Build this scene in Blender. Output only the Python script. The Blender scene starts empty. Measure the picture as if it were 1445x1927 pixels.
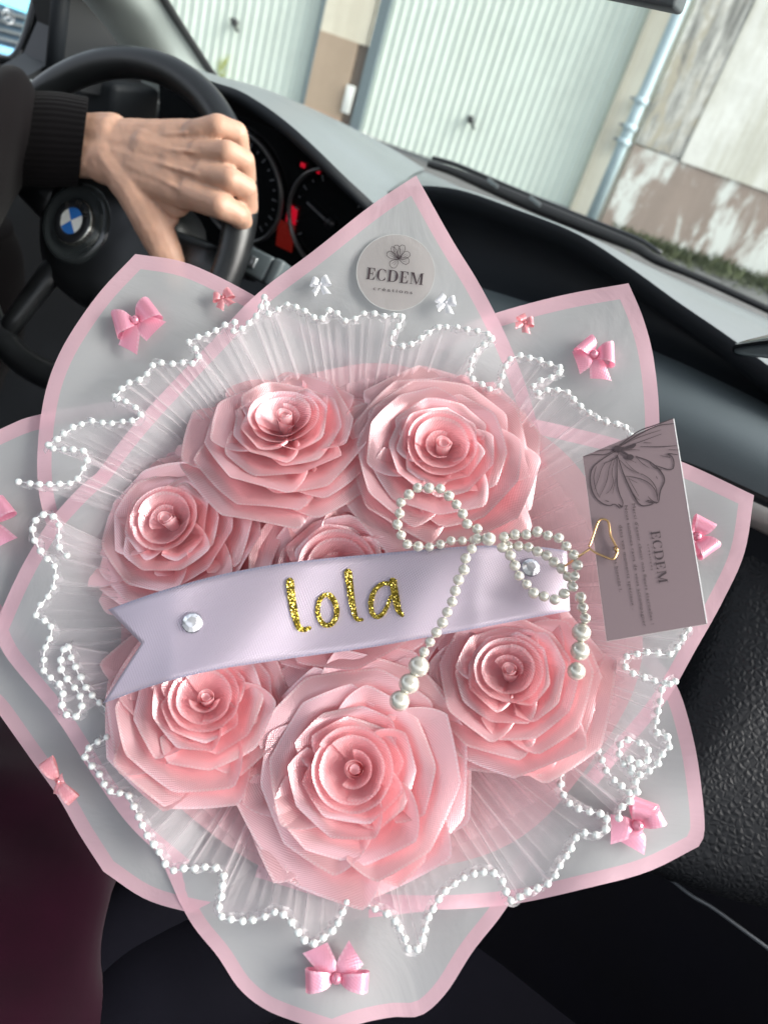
import bpy, bmesh, math, random
from mathutils import Vector, Matrix, noise
from math import sin, cos, pi, radians, sqrt, atan2

# ------------------------------------------------------------------ camera
sc = bpy.context.scene
COL = sc.collection
FPX = 1456.0; IW, IH = 1445.0, 1927.0
PSI = radians(20)
R_ = Vector((cos(PSI), sin(PSI), 0)); F_ = Vector((-sin(PSI), cos(PSI), 0)); U_ = Vector((0, 0, 1))
def hf(r, f, u): return R_ * r + F_ * f + U_ * u
CX = hf(0.9423, 0.1740, 0.2860).normalized()
CZ = hf(0.0, -0.8540, 0.5200); CZ = (CZ - CX * CZ.dot(CX)).normalized()
CY = CZ.cross(CX)
CAM = Vector((0.22, 0.0, 1.12))
cd = bpy.data.cameras.new('camera'); co = bpy.data.objects.new('camera', cd); COL.objects.link(co)
cd.sensor_fit = 'VERTICAL'; cd.sensor_height = 36; cd.sensor_width = 27; cd.lens = 36 * FPX / IH
cd.clip_start = 0.01; cd.clip_end = 500
m3 = Matrix((CX, CY, CZ)).transposed()
co.matrix_world = Matrix.Translation(CAM) @ m3.to_4x4()
cd.dof.use_dof = True; cd.dof.focus_distance = 0.43; cd.dof.aperture_fstop = 9.5
sc.camera = co
# ------------------------------------------------------------------ world, sun, exposure
SUN_EL, SUN_AZ = radians(38), radians(80)      # azimuth clockwise from +Y: from the front right, through the windscreen and side glass
w = bpy.data.worlds.new('World'); sc.world = w; w.use_nodes = True
nt = w.node_tree; nt.nodes.clear()
sk = nt.nodes.new('ShaderNodeTexSky'); sk.sky_type = 'NISHITA'; sk.sun_disc = False
sk.sun_elevation = SUN_EL; sk.sun_rotation = SUN_AZ; sk.air_density = 1.0; sk.dust_density = 4.0; sk.ozone_density = 1.0
hs = nt.nodes.new('ShaderNodeHueSaturation'); hs.inputs['Saturation'].default_value = 0.35
bg = nt.nodes.new('ShaderNodeBackground'); bg.inputs['Strength'].default_value = 0.15
wo = nt.nodes.new('ShaderNodeOutputWorld')
nt.links.new(sk.outputs[0], hs.inputs['Color']); nt.links.new(hs.outputs[0], bg.inputs[0]); nt.links.new(bg.outputs[0], wo.inputs[0])
sl = bpy.data.lights.new('sun', 'SUN'); sl.energy = 1.5; sl.angle = radians(40); sl.color = (1.0, 0.97, 0.92)
so = bpy.data.objects.new('sun', sl); COL.objects.link(so)
sd = Vector((sin(SUN_AZ) * cos(SUN_EL), cos(SUN_AZ) * cos(SUN_EL), sin(SUN_EL)))
so.rotation_euler = sd.to_track_quat('Z', 'Y').to_euler(); so.location = (3, -2, 6)
sc.view_settings.view_transform = 'Standard'; sc.view_settings.look = 'None'
sc.view_settings.exposure = 1.4; sc.view_settings.gamma = 1
sc.render.engine = 'CYCLES'
sc.cycles.max_bounces = 12; sc.cycles.diffuse_bounces = 5; sc.cycles.transparent_max_bounces = 24
sc.cycles.glossy_bounces = 4; sc.cycles.transmission_bounces = 8

# ------------------------------------------------------------------ geometry helpers
def ray(px, py): return CX * ((px - IW / 2) / FPX) + CY * ((IH / 2 - py) / FPX) - CZ
def on_plane(px, py, p0, n):
    d = ray(px, py); return CAM + d * ((p0 - CAM).dot(n) / d.dot(n))
def on_y(px, py, y): return on_plane(px, py, Vector((0, y, 0)), Vector((0, 1, 0)))
def on_z(px, py, z): return on_plane(px, py, Vector((0, 0, z)), Vector((0, 0, 1)))
def on_x(px, py, x): return on_plane(px, py, Vector((x, 0, 0)), Vector((1, 0, 0)))

def catmull(P, n, closed=False):
    P = [Vector(p) for p in P]
    m = len(P); out = []
    seg = m if closed else m - 1
    def g(i):
        if closed: return P[i % m]
        if i < 0: return P[0] * 2 - P[1]
        if i >= m: return P[-1] * 2 - P[-2]
        return P[i]
    dense = []
    for i in range(seg):
        a, b, c, d = g(i - 1), g(i), g(i + 1), g(i + 2)
        for k in range(12):
            t = k / 12
            dense.append(0.5 * ((2 * b) + (c - a) * t + (2 * a - 5 * b + 4 * c - d) * t * t + (3 * b - a - 3 * c + d) * t ** 3))
    dense.append(P[0] if closed else P[-1])
    L = [0]
    for i in range(1, len(dense)): L.append(L[-1] + (dense[i] - dense[i - 1]).length)
    j = 0
    for k in range(n):
        s = L[-1] * k / (n if closed else (n - 1))
        while j < len(L) - 2 and L[j + 1] < s: j += 1
        t = 0 if L[j + 1] == L[j] else (s - L[j]) / (L[j + 1] - L[j])
        out.append(dense[j].lerp(dense[j + 1], t))
    return out
def catu(P, n):
    """catmull spline sampled evenly by control point index"""
    P = [Vector(p) for p in P]; m = len(P); out = []
    for k in range(n):
        x = (m - 1) * k / (n - 1); i = min(m - 2, int(x)); t = x - i
        a = P[i - 1] if i > 0 else P[0] * 2 - P[1]; b, c = P[i], P[i + 1]; d = P[i + 2] if i + 2 < m else P[-1] * 2 - P[-2]
        out.append(0.5 * ((2 * b) + (c - a) * t + (2 * a - 5 * b + 4 * c - d) * t * t + (3 * b - a - 3 * c + d) * t ** 3))
    return out
def plen(P):
    return sum((Vector(P[i + 1]) - Vector(P[i])).length for i in range(len(P) - 1))

def empty(name, loc, label=None, cat=None, group=None, kind=None):
    o = bpy.data.objects.new(name, None); o.empty_display_size = 0.02; COL.objects.link(o); o.location = loc
    tag(o, label, cat, group, kind); return o
def tag(o, label=None, cat=None, group=None, kind=None):
    if label: o['label'] = label
    if cat: o['category'] = cat
    if group: o['group'] = group
    if kind: o['kind'] = kind
    return o
def obj(name, verts, faces, mat, parent=None, uv=None, smooth=True, fmat=None, sharp=False):
    me = bpy.data.meshes.new(name)
    off = Vector(parent_world(parent)) if parent else Vector((0, 0, 0))
    me.from_pydata([tuple(Vector(v) - off) for v in verts], [], faces)
    mats = mat if isinstance(mat, (list, tuple)) else [mat]
    for m in mats: me.materials.append(m)
    if uv:
        ul = me.uv_layers.new(name='UVMap')
        for lp in me.loops: ul.data[lp.index].uv = uv[lp.vertex_index]
    if smooth: me.polygons.foreach_set('use_smooth', [True] * len(me.polygons))
    if fmat: me.polygons.foreach_set('material_index', fmat)
    me.update()
    o = bpy.data.objects.new(name, me); COL.objects.link(o)
    if parent: o.parent = parent
    return o
def parent_world(p):
    v = Vector((0, 0, 0))
    while p: v += p.location; p = p.parent
    return v
def grid_faces(nr, nc, closed=False):
    f = []
    for i in range(nr - 1):
        for j in range(nc if closed else nc - 1):
            a = i * nc + j; b = i * nc + (j + 1) % nc
            f.append((a, b, b + nc, a + nc))
    return f
def loft(name, rows, mat, parent=None, closed=False, smooth=True, thick=0, sub=0, caps=False):
    nr, nc = len(rows), len(rows[0])
    v = [p for r in rows for p in r]; f = grid_faces(nr, nc, closed)
    if caps: f.append(tuple(range(nc))[::-1]); f.append(tuple((nr - 1) * nc + j for j in range(nc)))
    uv = [(j / (nc - 1), i / (nr - 1)) for i in range(nr) for j in range(nc)]
    o = obj(name, v, f, mat, parent, uv, smooth)
    if thick:
        md = o.modifiers.new('thick', 'SOLIDIFY'); md.thickness = thick; md.offset = -1
    if sub:
        md = o.modifiers.new('sub', 'SUBSURF'); md.levels = sub; md.render_levels = sub
    return o
def frames(P, closed=False):
    n = len(P); T = []
    for i in range(n):
        a = P[(i - 1) % n] if (closed or i > 0) else P[0]; b = P[(i + 1) % n] if (closed or i < n - 1) else P[-1]
        T.append((b - a).normalized())
    up = Vector((0, 0, 1)) if abs(T[0].z) < 0.9 else Vector((1, 0, 0))
    N = []; nrm = (up - T[0] * up.dot(T[0])).normalized()
    for t in T:
        nrm = (nrm - t * nrm.dot(t)).normalized(); N.append(nrm)
    return T, N
def tube_data(P, r, seg=8, closed=False):
    P = [Vector(p) for p in P]; T, N = frames(P, closed); v = []
    for i, p in enumerate(P):
        rr = r[i] if isinstance(r, (list, tuple)) else r
        B = T[i].cross(N[i])
        for k in range(seg):
            a = 2 * pi * k / seg; v.append(p + (N[i] * cos(a) + B * sin(a)) * rr)
    n = len(P); f = []
    for i in range(n if closed else n - 1):
        for k in range(seg):
            a = i * seg + k; b = i * seg + (k + 1) % seg
            c = ((i + 1) % n) * seg + (k + 1) % seg; d = ((i + 1) % n) * seg + k
            f.append((a, b, c, d))
    if not closed:
        f.append(tuple(range(seg))[::-1]); f.append(tuple((n - 1) * seg + k for k in range(seg)))
    return v, f
def tube(name, P, r, mat, parent=None, seg=8, closed=False):
    v, f = tube_data(P, r, seg, closed); return obj(name, v, f, mat, parent)
class MB:
    def __init__(s): s.v = []; s.f = []; s.m = []
    def add(s, v, f, mi=0):
        b = len(s.v); s.v += [Vector(x) for x in v]; s.f += [tuple(i + b for i in q) for q in f]; s.m += [mi] * len(f); return s
    def box(s, c, ax, ay, az, mi=0):
        c = Vector(c); v = []
        for x in (-1, 1):
            for y in (-1, 1):
                for z in (-1, 1): v.append(c + ax * x + ay * y + az * z)
        return s.add(v, [(0, 1, 3, 2), (4, 6, 7, 5), (0, 4, 5, 1), (2, 3, 7, 6), (0, 2, 6, 4), (1, 5, 7, 3)], mi)
    def obj(s, name, mat, parent=None, smooth=False, bevel=0, bseg=2):
        o = obj(name, s.v, s.f, mat, parent, smooth=smooth, fmat=s.m)
        if bevel:
            md = o.modifiers.new('bevel', 'BEVEL'); md.width = bevel; md.segments = bseg; md.limit_method = 'ANGLE'
            o.data.polygons.foreach_set('use_smooth', [True] * len(o.data.polygons))
        return o
def disc_data(c, n, r, seg=24, r_in=0.0):
    n = n.normalized(); a = n.orthogonal().normalized(); b = n.cross(a)
    ring = lambda q: [c + (a * cos(2 * pi * k / seg) + b * sin(2 * pi * k / seg)) * q for k in range(seg)]
    if r_in: return ring(r) + ring(r_in), [(k, (k + 1) % seg, seg + (k + 1) % seg, seg + k) for k in range(seg)]
    return ring(r), [tuple(range(seg))]
def lathe_data(c, n, prof, seg=32, ref=None):
    """prof: list of (radius, height along n)"""
    n = n.normalized(); a = (ref - n * ref.dot(n)).normalized() if ref else n.orthogonal().normalized(); b = n.cross(a); v = []
    for (r, h) in prof:
        for k in range(seg):
            t = 2 * pi * k / seg; v.append(c + n * h + (a * cos(t) + b * sin(t)) * r)
    f = grid_faces(len(prof), seg, True)
    return v, f

# ------------------------------------------------------------------ materials
def mat(name):
    m = bpy.data.materials.new(name); m.use_nodes = True; t = m.node_tree; t.nodes.clear()
    out = t.nodes.new('ShaderNodeOutputMaterial'); return m, t, out
def N(t, typ, **kw):
    n = t.nodes.new(typ)
    for k, v in kw.items():
        if k.startswith('i_'): n.inputs[k[2:].replace('_', ' ')].default_value = v
        else: setattr(n, k, v)
    return n
def L(t, a, b): t.links.new(a, b)
def c4(c): return (c[0], c[1], c[2], 1)
def ramp(t, fac, stops):
    r = t.nodes.new('ShaderNodeValToRGB')
    while len(r.color_ramp.elements) < len(stops): r.color_ramp.elements.new(0.5)
    for e, (p, c) in zip(r.color_ramp.elements, stops): e.position = p; e.color = c4(c) if len(c) == 3 else c
    L(t, fac, r.inputs[0]); return r
def math_(t, op, a, b=None, c=None):
    n = t.nodes.new('ShaderNodeMath'); n.operation = op
    for i, x in enumerate((a, b, c)):
        if x is None: continue
        if isinstance(x, (int, float)): n.inputs[i].default_value = x
        else: L(t, x, n.inputs[i])
    return n.outputs[0]
def mixc(t, fac, a, b, typ='MIX'):
    n = t.nodes.new('ShaderNodeMix'); n.data_type = 'RGBA'; n.blend_type = typ
    for i, x in ((0, fac), (6, a), (7, b)):
        if isinstance(x, (int, float)): n.inputs[i].default_value = x
        elif isinstance(x, (tuple, list)): n.inputs[i].default_value = c4(x)
        else: L(t, x, n.inputs[i])
    return n.outputs[2]
def plain(name, col, rough=0.5, metal=0.0, spec=0.5, bump=0, bscale=200, var=0.0, vscale=30, coat=0, sheen=0, voro=False, emit=None, es=0, sub=0):
    m, t, out = mat(name); p = N(t, 'ShaderNodeBsdfPrincipled')
    p.inputs['Base Color'].default_value = c4(col); p.inputs['Roughness'].default_value = rough; p.inputs['Metallic'].default_value = metal
    p.inputs['Specular IOR Level'].default_value = spec; p.inputs['Coat Weight'].default_value = coat; p.inputs['Sheen Weight'].default_value = sheen
    if sub:
        p.inputs['Subsurface Weight'].default_value = sub; p.inputs['Subsurface Radius'].default_value = (0.012, 0.005, 0.003); p.inputs['Subsurface Scale'].default_value = 0.6
    tc = N(t, 'ShaderNodeTexCoord')
    if var:
        n = N(t, 'ShaderNodeTexNoise'); n.inputs['Scale'].default_value = vscale; n.inputs['Detail'].default_value = 6; L(t, tc.outputs['Object'], n.inputs['Vector'])
        lo = tuple(x * (1 - var) for x in col); hi = tuple(min(1, x * (1 + var)) for x in col)
        r = ramp(t, n.outputs[0], [(0.3, lo), (0.7, hi)]); L(t, r.outputs[0], p.inputs['Base Color'])
        rr = math_(t, 'MULTIPLY_ADD', n.outputs[0], 0.3, rough - 0.15); L(t, rr, p.inputs['Roughness'])
    if bump:
        if voro:
            n = N(t, 'ShaderNodeTexVoronoi'); n.feature = 'SMOOTH_F1'
            nn = N(t, 'ShaderNodeTexNoise'); nn.inputs['Scale'].default_value = bscale * 0.5
            ad = N(t, 'ShaderNodeVectorMath', operation='MULTIPLY_ADD'); L(t, nn.outputs['Color'], ad.inputs[0]); ad.inputs[1].default_value = (0.6 / bscale,) * 3; L(t, tc.outputs['Object'], ad.inputs[2]); L(t, tc.outputs['Object'], nn.inputs['Vector'])
            L(t, ad.outputs[0], n.inputs['Vector'])
        else:
            n = N(t, 'ShaderNodeTexNoise'); n.inputs['Detail'].default_value = 4; L(t, tc.outputs['Object'], n.inputs['Vector'])
        n.inputs['Scale'].default_value = bscale
        b = N(t, 'ShaderNodeBump'); b.inputs['Strength'].default_value = abs(bump); b.inputs['Distance'].default_value = 0.4 / bscale; b.invert = voro
        L(t, n.outputs[0], b.inputs['Height']); L(t, b.outputs[0], p.inputs['Normal'])
    if emit: p.inputs['Emission Color'].default_value = c4(emit); p.inputs['Emission Strength'].default_value = es
    L(t, p.outputs[0], out.inputs[0]); return m
def film(name, col, trans, gl=0.12):
    """frosted plastic sheet: scatters, lets some light straight through"""
    m, t, out = mat(name)
    d = N(t, 'ShaderNodeBsdfDiffuse'); d.inputs[0].default_value = c4(col)
    tr = N(t, 'ShaderNodeBsdfTranslucent'); tr.inputs[0].default_value = c4(col)
    tp = N(t, 'ShaderNodeBsdfTransparent'); tp.inputs[0].default_value = c4(tuple(0.5 + 0.5 * x for x in col))
    g = N(t, 'ShaderNodeBsdfGlossy'); g.inputs['Roughness'].default_value = 0.30
    tc = N(t, 'ShaderNodeTexCoord'); nz = N(t, 'ShaderNodeTexNoise'); nz.inputs['Scale'].default_value = 14; nz.inputs['Detail'].default_value = 5; nz.inputs['Distortion'].default_value = 1.2; L(t, tc.outputs['Object'], nz.inputs['Vector'])
    bp = N(t, 'ShaderNodeBump'); bp.inputs['Strength'].default_value = 0.6; bp.inputs['Distance'].default_value = 0.004; L(t, nz.outputs[0], bp.inputs['Height'])
    for q in (d, tr, g): L(t, bp.outputs[0], q.inputs['Normal'])
    m1 = N(t, 'ShaderNodeMixShader'); m1.inputs[0].default_value = 0.42; L(t, d.outputs[0], m1.inputs[1]); L(t, tr.outputs[0], m1.inputs[2])
    m2 = N(t, 'ShaderNodeMixShader'); m2.inputs[0].default_value = trans; L(t, m1.outputs[0], m2.inputs[1]); L(t, tp.outputs[0], m2.inputs[2])
    fr = N(t, 'ShaderNodeFresnel'); fr.inputs[0].default_value = 1.4
    m3 = N(t, 'ShaderNodeMixShader'); L(t, math_(t, 'MULTIPLY', fr.outputs[0], gl * 6), m3.inputs[0]); L(t, m2.outputs[0], m3.inputs[1]); L(t, g.outputs[0], m3.inputs[2])
    L(t, m3.outputs[0], out.inputs[0]); return m
def satin(name, col, edge, weave=900, aspect=1.0, transl=0.25, rough=0.30, glare=0.75, metal=0.35, wb=0.22):
    """woven satin ribbon: uv in metres along/across; uv v is across, picot stitched edge where v is near its ends"""
    m, t, out = mat(name)
    uv = N(t, 'ShaderNodeUVMap'); uv.uv_map = 'UVMap'; sp = N(t, 'ShaderNodeSeparateXYZ'); L(t, uv.outputs[0], sp.inputs[0])
    u, v = sp.outputs[0], sp.outputs[1]
    # diagonal weave lines
    a = math_(t, 'ADD', math_(t, 'MULTIPLY', u, weave * 0.55), math_(t, 'MULTIPLY', v, weave))
    b = math_(t, 'SUBTRACT', math_(t, 'MULTIPLY', u, weave), math_(t, 'MULTIPLY', v, weave * 0.4))
    wv = math_(t, 'ADD', math_(t, 'SINE', math_(t, 'MULTIPLY', a, 6.283)), math_(t, 'MULTIPLY', math_(t, 'SINE', math_(t, 'MULTIPLY', b, 6.283)), 0.6))
    # edge stitch: attribute 'edge' is the distance in metres to the woven edge
    at = N(t, 'ShaderNodeAttribute'); at.attribute_name = 'edge'
    em = math_(t, 'LESS_THAN', at.outputs['Fac'], 0.0012)
    dots = math_(t, 'GREATER_THAN', math_(t, 'SINE', math_(t, 'MULTIPLY', u, 6.283 * 520)), -0.2)
    ed = math_(t, 'MULTIPLY', em, math_(t, 'MULTIPLY_ADD', dots, 0.6, 0.3))
    base = mixc(t, ed, col, edge)
    p = N(t, 'ShaderNodeBsdfPrincipled'); L(t, base, p.inputs['Base Color'])
    p.inputs['Roughness'].default_value = rough; p.inputs['Specular IOR Level'].default_value = glare
    p.inputs['Sheen Weight'].default_value = 0.35; p.inputs['Sheen Roughness'].default_value = 0.4; p.inputs['Sheen Tint'].default_value = c4(tuple(0.4 + 0.6 * x for x in edge))
    p.inputs['Anisotropic'].default_value = 0.55; p.inputs['Metallic'].default_value = metal
    tg = N(t, 'ShaderNodeTangent'); tg.direction_type = 'UV_MAP'; tg.uv_map = 'UVMap'; L(t, tg.outputs[0], p.inputs['Tangent'])
    bp = N(t, 'ShaderNodeBump'); bp.inputs['Strength'].default_value = wb; bp.inputs['Distance'].default_value = 0.00012
    hgt = math_(t, 'ADD', wv, math_(t, 'MULTIPLY', ed, 3.0)); L(t, hgt, bp.inputs['Height']); L(t, bp.outputs[0], p.inputs['Normal'])
    tr = N(t, 'ShaderNodeBsdfTranslucent'); L(t, mixc(t, 0.6, base, col, 'MULTIPLY'), tr.inputs[0])
    mx = N(t, 'ShaderNodeMixShader'); mx.inputs[0].default_value = transl; L(t, p.outputs[0], mx.inputs[1]); L(t, tr.outputs[0], mx.inputs[2])
    L(t, mx.outputs[0], out.inputs[0]); return m
def tulle_mat(name, col, a_lo, a_hi, freq=1.0):
    m, t, out = mat(name)
    uv = N(t, 'ShaderNodeUVMap'); uv.uv_map = 'UVMap'; sp = N(t, 'ShaderNodeSeparateXYZ'); L(t, uv.outputs[0], sp.inputs[0])
    u, v = sp.outputs[0], sp.outputs[1]
    th = math_(t, 'SINE', math_(t, 'MULTIPLY', u, 6.283 * 900 * freq)); th2 = math_(t, 'SINE', math_(t, 'MULTIPLY', v, 6.283 * 500))
    cmb = N(t, 'ShaderNodeCombineXYZ'); L(t, math_(t, 'MULTIPLY', u, 160), cmb.inputs[0]); L(t, math_(t, 'MULTIPLY', v, 4), cmb.inputs[1])
    n = N(t, 'ShaderNodeTexNoise'); n.inputs['Scale'].default_value = 1.0; n.inputs['Detail'].default_value = 3; L(t, cmb.outputs[0], n.inputs['Vector'])
    at = N(t, 'ShaderNodeAttribute'); at.attribute_name = 'fold'
    x = math_(t, 'MULTIPLY', th, 0.025)
    x = math_(t, 'ADD', x, math_(t, 'MULTIPLY_ADD', n.outputs[0], (a_hi - a_lo), a_lo))
    x = math_(t, 'ADD', x, math_(t, 'MULTIPLY', at.outputs['Fac'], 0.42)); cl = N(t, 'ShaderNodeClamp'); L(t, x, cl.inputs[0]); cl.inputs[2].default_value = 0.9
    d = N(t, 'ShaderNodeBsdfDiffuse'); d.inputs[0].default_value = c4(col); tr = N(t, 'ShaderNodeBsdfTranslucent'); tr.inputs[0].default_value = c4(col)
    m1 = N(t, 'ShaderNodeMixShader'); m1.inputs[0].default_value = 0.4; L(t, d.outputs[0], m1.inputs[1]); L(t, tr.outputs[0], m1.inputs[2])
    tp = N(t, 'ShaderNodeBsdfTransparent')
    m2 = N(t, 'ShaderNodeMixShader'); L(t, cl.outputs[0], m2.inputs[0]); L(t, tp.outputs[0], m2.inputs[1]); L(t, m1.outputs[0], m2.inputs[2])
    L(t, m2.outputs[0], out.inputs[0]); return m
def glitter(name):
    m, t, out = mat(name); tc = N(t, 'ShaderNodeTexCoord')
    v = N(t, 'ShaderNodeTexVoronoi'); v.inputs['Scale'].default_value = 2400; L(t, tc.outputs['Object'], v.inputs['Vector'])
    sb = N(t, 'ShaderNodeVectorMath', operation='SUBTRACT'); L(t, v.outputs['Color'], sb.inputs[0]); sb.inputs[1].default_value = (0.5, 0.5, 0.5)
    g = N(t, 'ShaderNodeNewGeometry'); ma = N(t, 'ShaderNodeVectorMath', operation='MULTIPLY_ADD'); L(t, sb.outputs[0], ma.inputs[0]); ma.inputs[1].default_value = (0.95,) * 3; L(t, g.outputs['Normal'], ma.inputs[2])
    nm = N(t, 'ShaderNodeVectorMath', operation='NORMALIZE'); L(t, ma.outputs[0], nm.inputs[0])
    p = N(t, 'ShaderNodeBsdfPrincipled'); p.inputs['Metallic'].default_value = 0.95; p.inputs['Roughness'].default_value = 0.22
    sx = N(t, 'ShaderNodeSeparateXYZ'); L(t, v.outputs['Color'], sx.inputs[0])
    r = ramp(t, sx.outputs[0], [(0.0, (0.20, 0.13, 0.012)), (0.75, (0.40, 0.28, 0.035)), (1.0, (0.80, 0.64, 0.18))]); L(t, r.outputs[0], p.inputs['Base Color'])
    L(t, nm.outputs[0], p.inputs['Normal']); L(t, p.outputs[0], out.inputs[0]); return m
def glass_pane(name):
    m, t, out = mat(name); tp = N(t, 'ShaderNodeBsdfTransparent'); tp.inputs[0].default_value = (0.93, 0.98, 0.96, 1)
    g = N(t, 'ShaderNodeBsdfGlossy'); g.inputs['Roughness'].default_value = 0.03
    mx = N(t, 'ShaderNodeMixShader'); mx.inputs[0].default_value = 0.04; L(t, tp.outputs[0], mx.inputs[1]); L(t, g.outputs[0], mx.inputs[2]); L(t, mx.outputs[0], out.inputs[0]); return m

M = {}
PINK = (0.98, 0.61, 0.64)
M['rose'] = satin('rose_satin', PINK, (0.97, 0.74, 0.77), weave=900, transl=0.22, metal=0.50, wb=0.32, rough=0.24)
M['rose_core'] = satin('rose_core_satin', (0.98, 0.66, 0.68), (0.98, 0.82, 0.84), weave=950, transl=0.38, metal=0.1)
M['name_satin'] = satin('white_satin', (0.64, 0.55, 0.65), (0.50, 0.47, 0.63), weave=700, transl=0.15, wb=0.5)
M['bow'] = satin('pink_bow_satin', (0.90, 0.43, 0.56), (0.94, 0.58, 0.68), weave=700, transl=0.3)
M['bow_salmon'] = satin('salmon_bow_satin', (0.85, 0.36, 0.40), (0.9, 0.5, 0.52), weave=700, transl=0.25)
M['bow_white'] = satin('white_bow_satin', (0.82, 0.83, 0.86), (0.9, 0.9, 0.92), weave=700, transl=0.2)
M['film'] = film('frosted_film', (0.68, 0.69, 0.70), 0.22)
M['band'] = film('pink_printed_border', (0.92, 0.62, 0.70), 0.18)
M['lining'] = film('pink_lining', (0.93, 0.62, 0.66), 0.35)
M['tulle'] = tulle_mat('white_tulle', (0.96, 0.87, 0.90), 0.05, 0.32)
M['tulle_pink'] = tulle_mat('pink_tulle', (0.95, 0.70, 0.74), 0.06, 0.34)
M['frill'] = tulle_mat('organza_frill', (0.90, 0.88, 0.90), 0.06, 0.28, 0.6)
M['pearl'] = plain('pearl', (0.80, 0.84, 0.82), 0.20, metal=0.12, spec=0.8, coat=0.6)
M['pearl_ivory'] = plain('ivory_pearl', (0.66, 0.64, 0.56), 0.16, metal=0.35, spec=0.8, coat=0.7)
M['thread'] = plain('thread', (0.85, 0.84, 0.85), 0.6)
M['glitter'] = glitter('gold_glitter')
M['gem'] = plain('rhinestone_crystal', (0.85, 0.86, 0.90), 0.12, metal=0.55)
M['gem_seat'] = plain('rhinestone_seat', (0.55, 0.55, 0.6), 0.2, metal=0.9)
M['card'] = plain('mauve_card', (0.20, 0.148, 0.16), 0.6, bump=0.05, bscale=900)
M['card_edge'] = plain('card_cut_edge', (0.85, 0.84, 0.84), 0.6)
M['ink'] = plain('dark_ink', (0.045, 0.03, 0.036), 0.6)
M['sticker'] = film('grey_sticker', (0.56, 0.53, 0.52), 0.20, 0.08)
M['sticker_rim'] = plain('sticker_rim', (0.60, 0.62, 0.61), 0.3)
M['gold'] = plain('gold_wire', (0.75, 0.48, 0.24), 0.18, metal=1.0)
M['silver_wire'] = plain('silver_wire', (0.8, 0.8, 0.8), 0.2, metal=1.0)
# ================================================================== BOUQUET
BO = CAM + ray(660, 1130) * 0.42
BN = (CZ + CY * 0.30).normalized()
BU = (CY - BN * CY.dot(BN)).normalized(); BR = BU.cross(BN)
def W(px, py, h=0.0): return on_plane(px, py, BO + BN * h, BN)
def Sh(px, py, base=0.0):
    """point on the flared cone of the wrapping seen at this pixel, lifted by base"""
    h = 0.0
    for _ in range(6):
        p = W(px, py, h); d = p - BO; r = sqrt(d.dot(BR) ** 2 + d.dot(BU) ** 2)
        hn = -0.050 + 0.34 * r - 0.25 * max(0, r - 0.15) ** 1 * 0.6 + base
        h = 0.5 * h + 0.5 * hn
    return W(px, py, h), h
C0 = Vector((660, 1130))
def add_edge(o, fn):
    a = o.data.attributes.new('edge', 'FLOAT', 'POINT')
    for i, v in enumerate(fn): a.data[i].value = v

wrap = empty('bouquet_wrapping', BO - BN * 0.05, 'frosted grey film wrapping with pink borders flaring round the roses', 'wrapping')
SHEETS = [
 ('G', [[(-60, 1150), (-40, 1290), (0, 1345), (60, 1430), (110, 1500), (150, 1570), (195, 1640)], [(195, 1640), (270, 1690), (345, 1714), (430, 1728), (600, 1735), (800, 1715)]]),
 ('F', [[(280, 1560), (350, 1720), (410, 1800), (450, 1860), (500, 1900), (568, 1927), (625, 1946)], [(625, 1946), (680, 1926), (740, 1914), (792, 1911), (840, 1868), (890, 1790), (960, 1697), (1040, 1540)]]),
 ('C', [[(520, 820), (700, 706), (830, 632), (930, 590), (1060, 555), (1182, 533)], [(1182, 533), (1210, 600), (1230, 680), (1240, 800), (1230, 950)]]),
 ('H', [[(560, 780), (420, 737), (250, 750), (75, 780), (0, 808), (-150, 880)], [(-150, 880), (-120, 1000), (-60, 1100), (20, 1200), (140, 1320)]]),
 ('E', [[(1060, 1080), (1170, 1168), (1235, 1238), (1276, 1297), (1305, 1395), (1320, 1490), (1325, 1565), (1314, 1593)], [(1314, 1593), (1220, 1640), (1110, 1670), (960, 1702), (800, 1712), (650, 1700), (480, 1650)]]),
 ('A', [[(110, 1060), (73, 920), (78, 780), (110, 670), (180, 560), (255, 478)], [(255, 478), (335, 490), (400, 515), (485, 560), (620, 640), (760, 725), (900, 820)]]),
 ('D', [[(850, 770), (960, 780), (1090, 808), (1180, 832), (1290, 872), (1418, 932)], [(1418, 932), (1400, 1040), (1360, 1130), (1310, 1220), (1245, 1330), (1120, 1480)]]),
 ('B', [[(160, 920), (260, 790), (400, 640), (485, 552), (590, 472), (700, 385), (783, 330)], [(783, 330), (850, 450), (905, 540), (960, 650), (1000, 760), (1030, 880)]]),
 ('I', [[(330, 850), (200, 880), (110, 960), (62, 1030), (25, 1100), (-12, 1185)], [(-12, 1185), (15, 1240), (105, 1350), (177, 1462), (250, 1560), (340, 1640)]]),
]
SHH = {}
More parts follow.
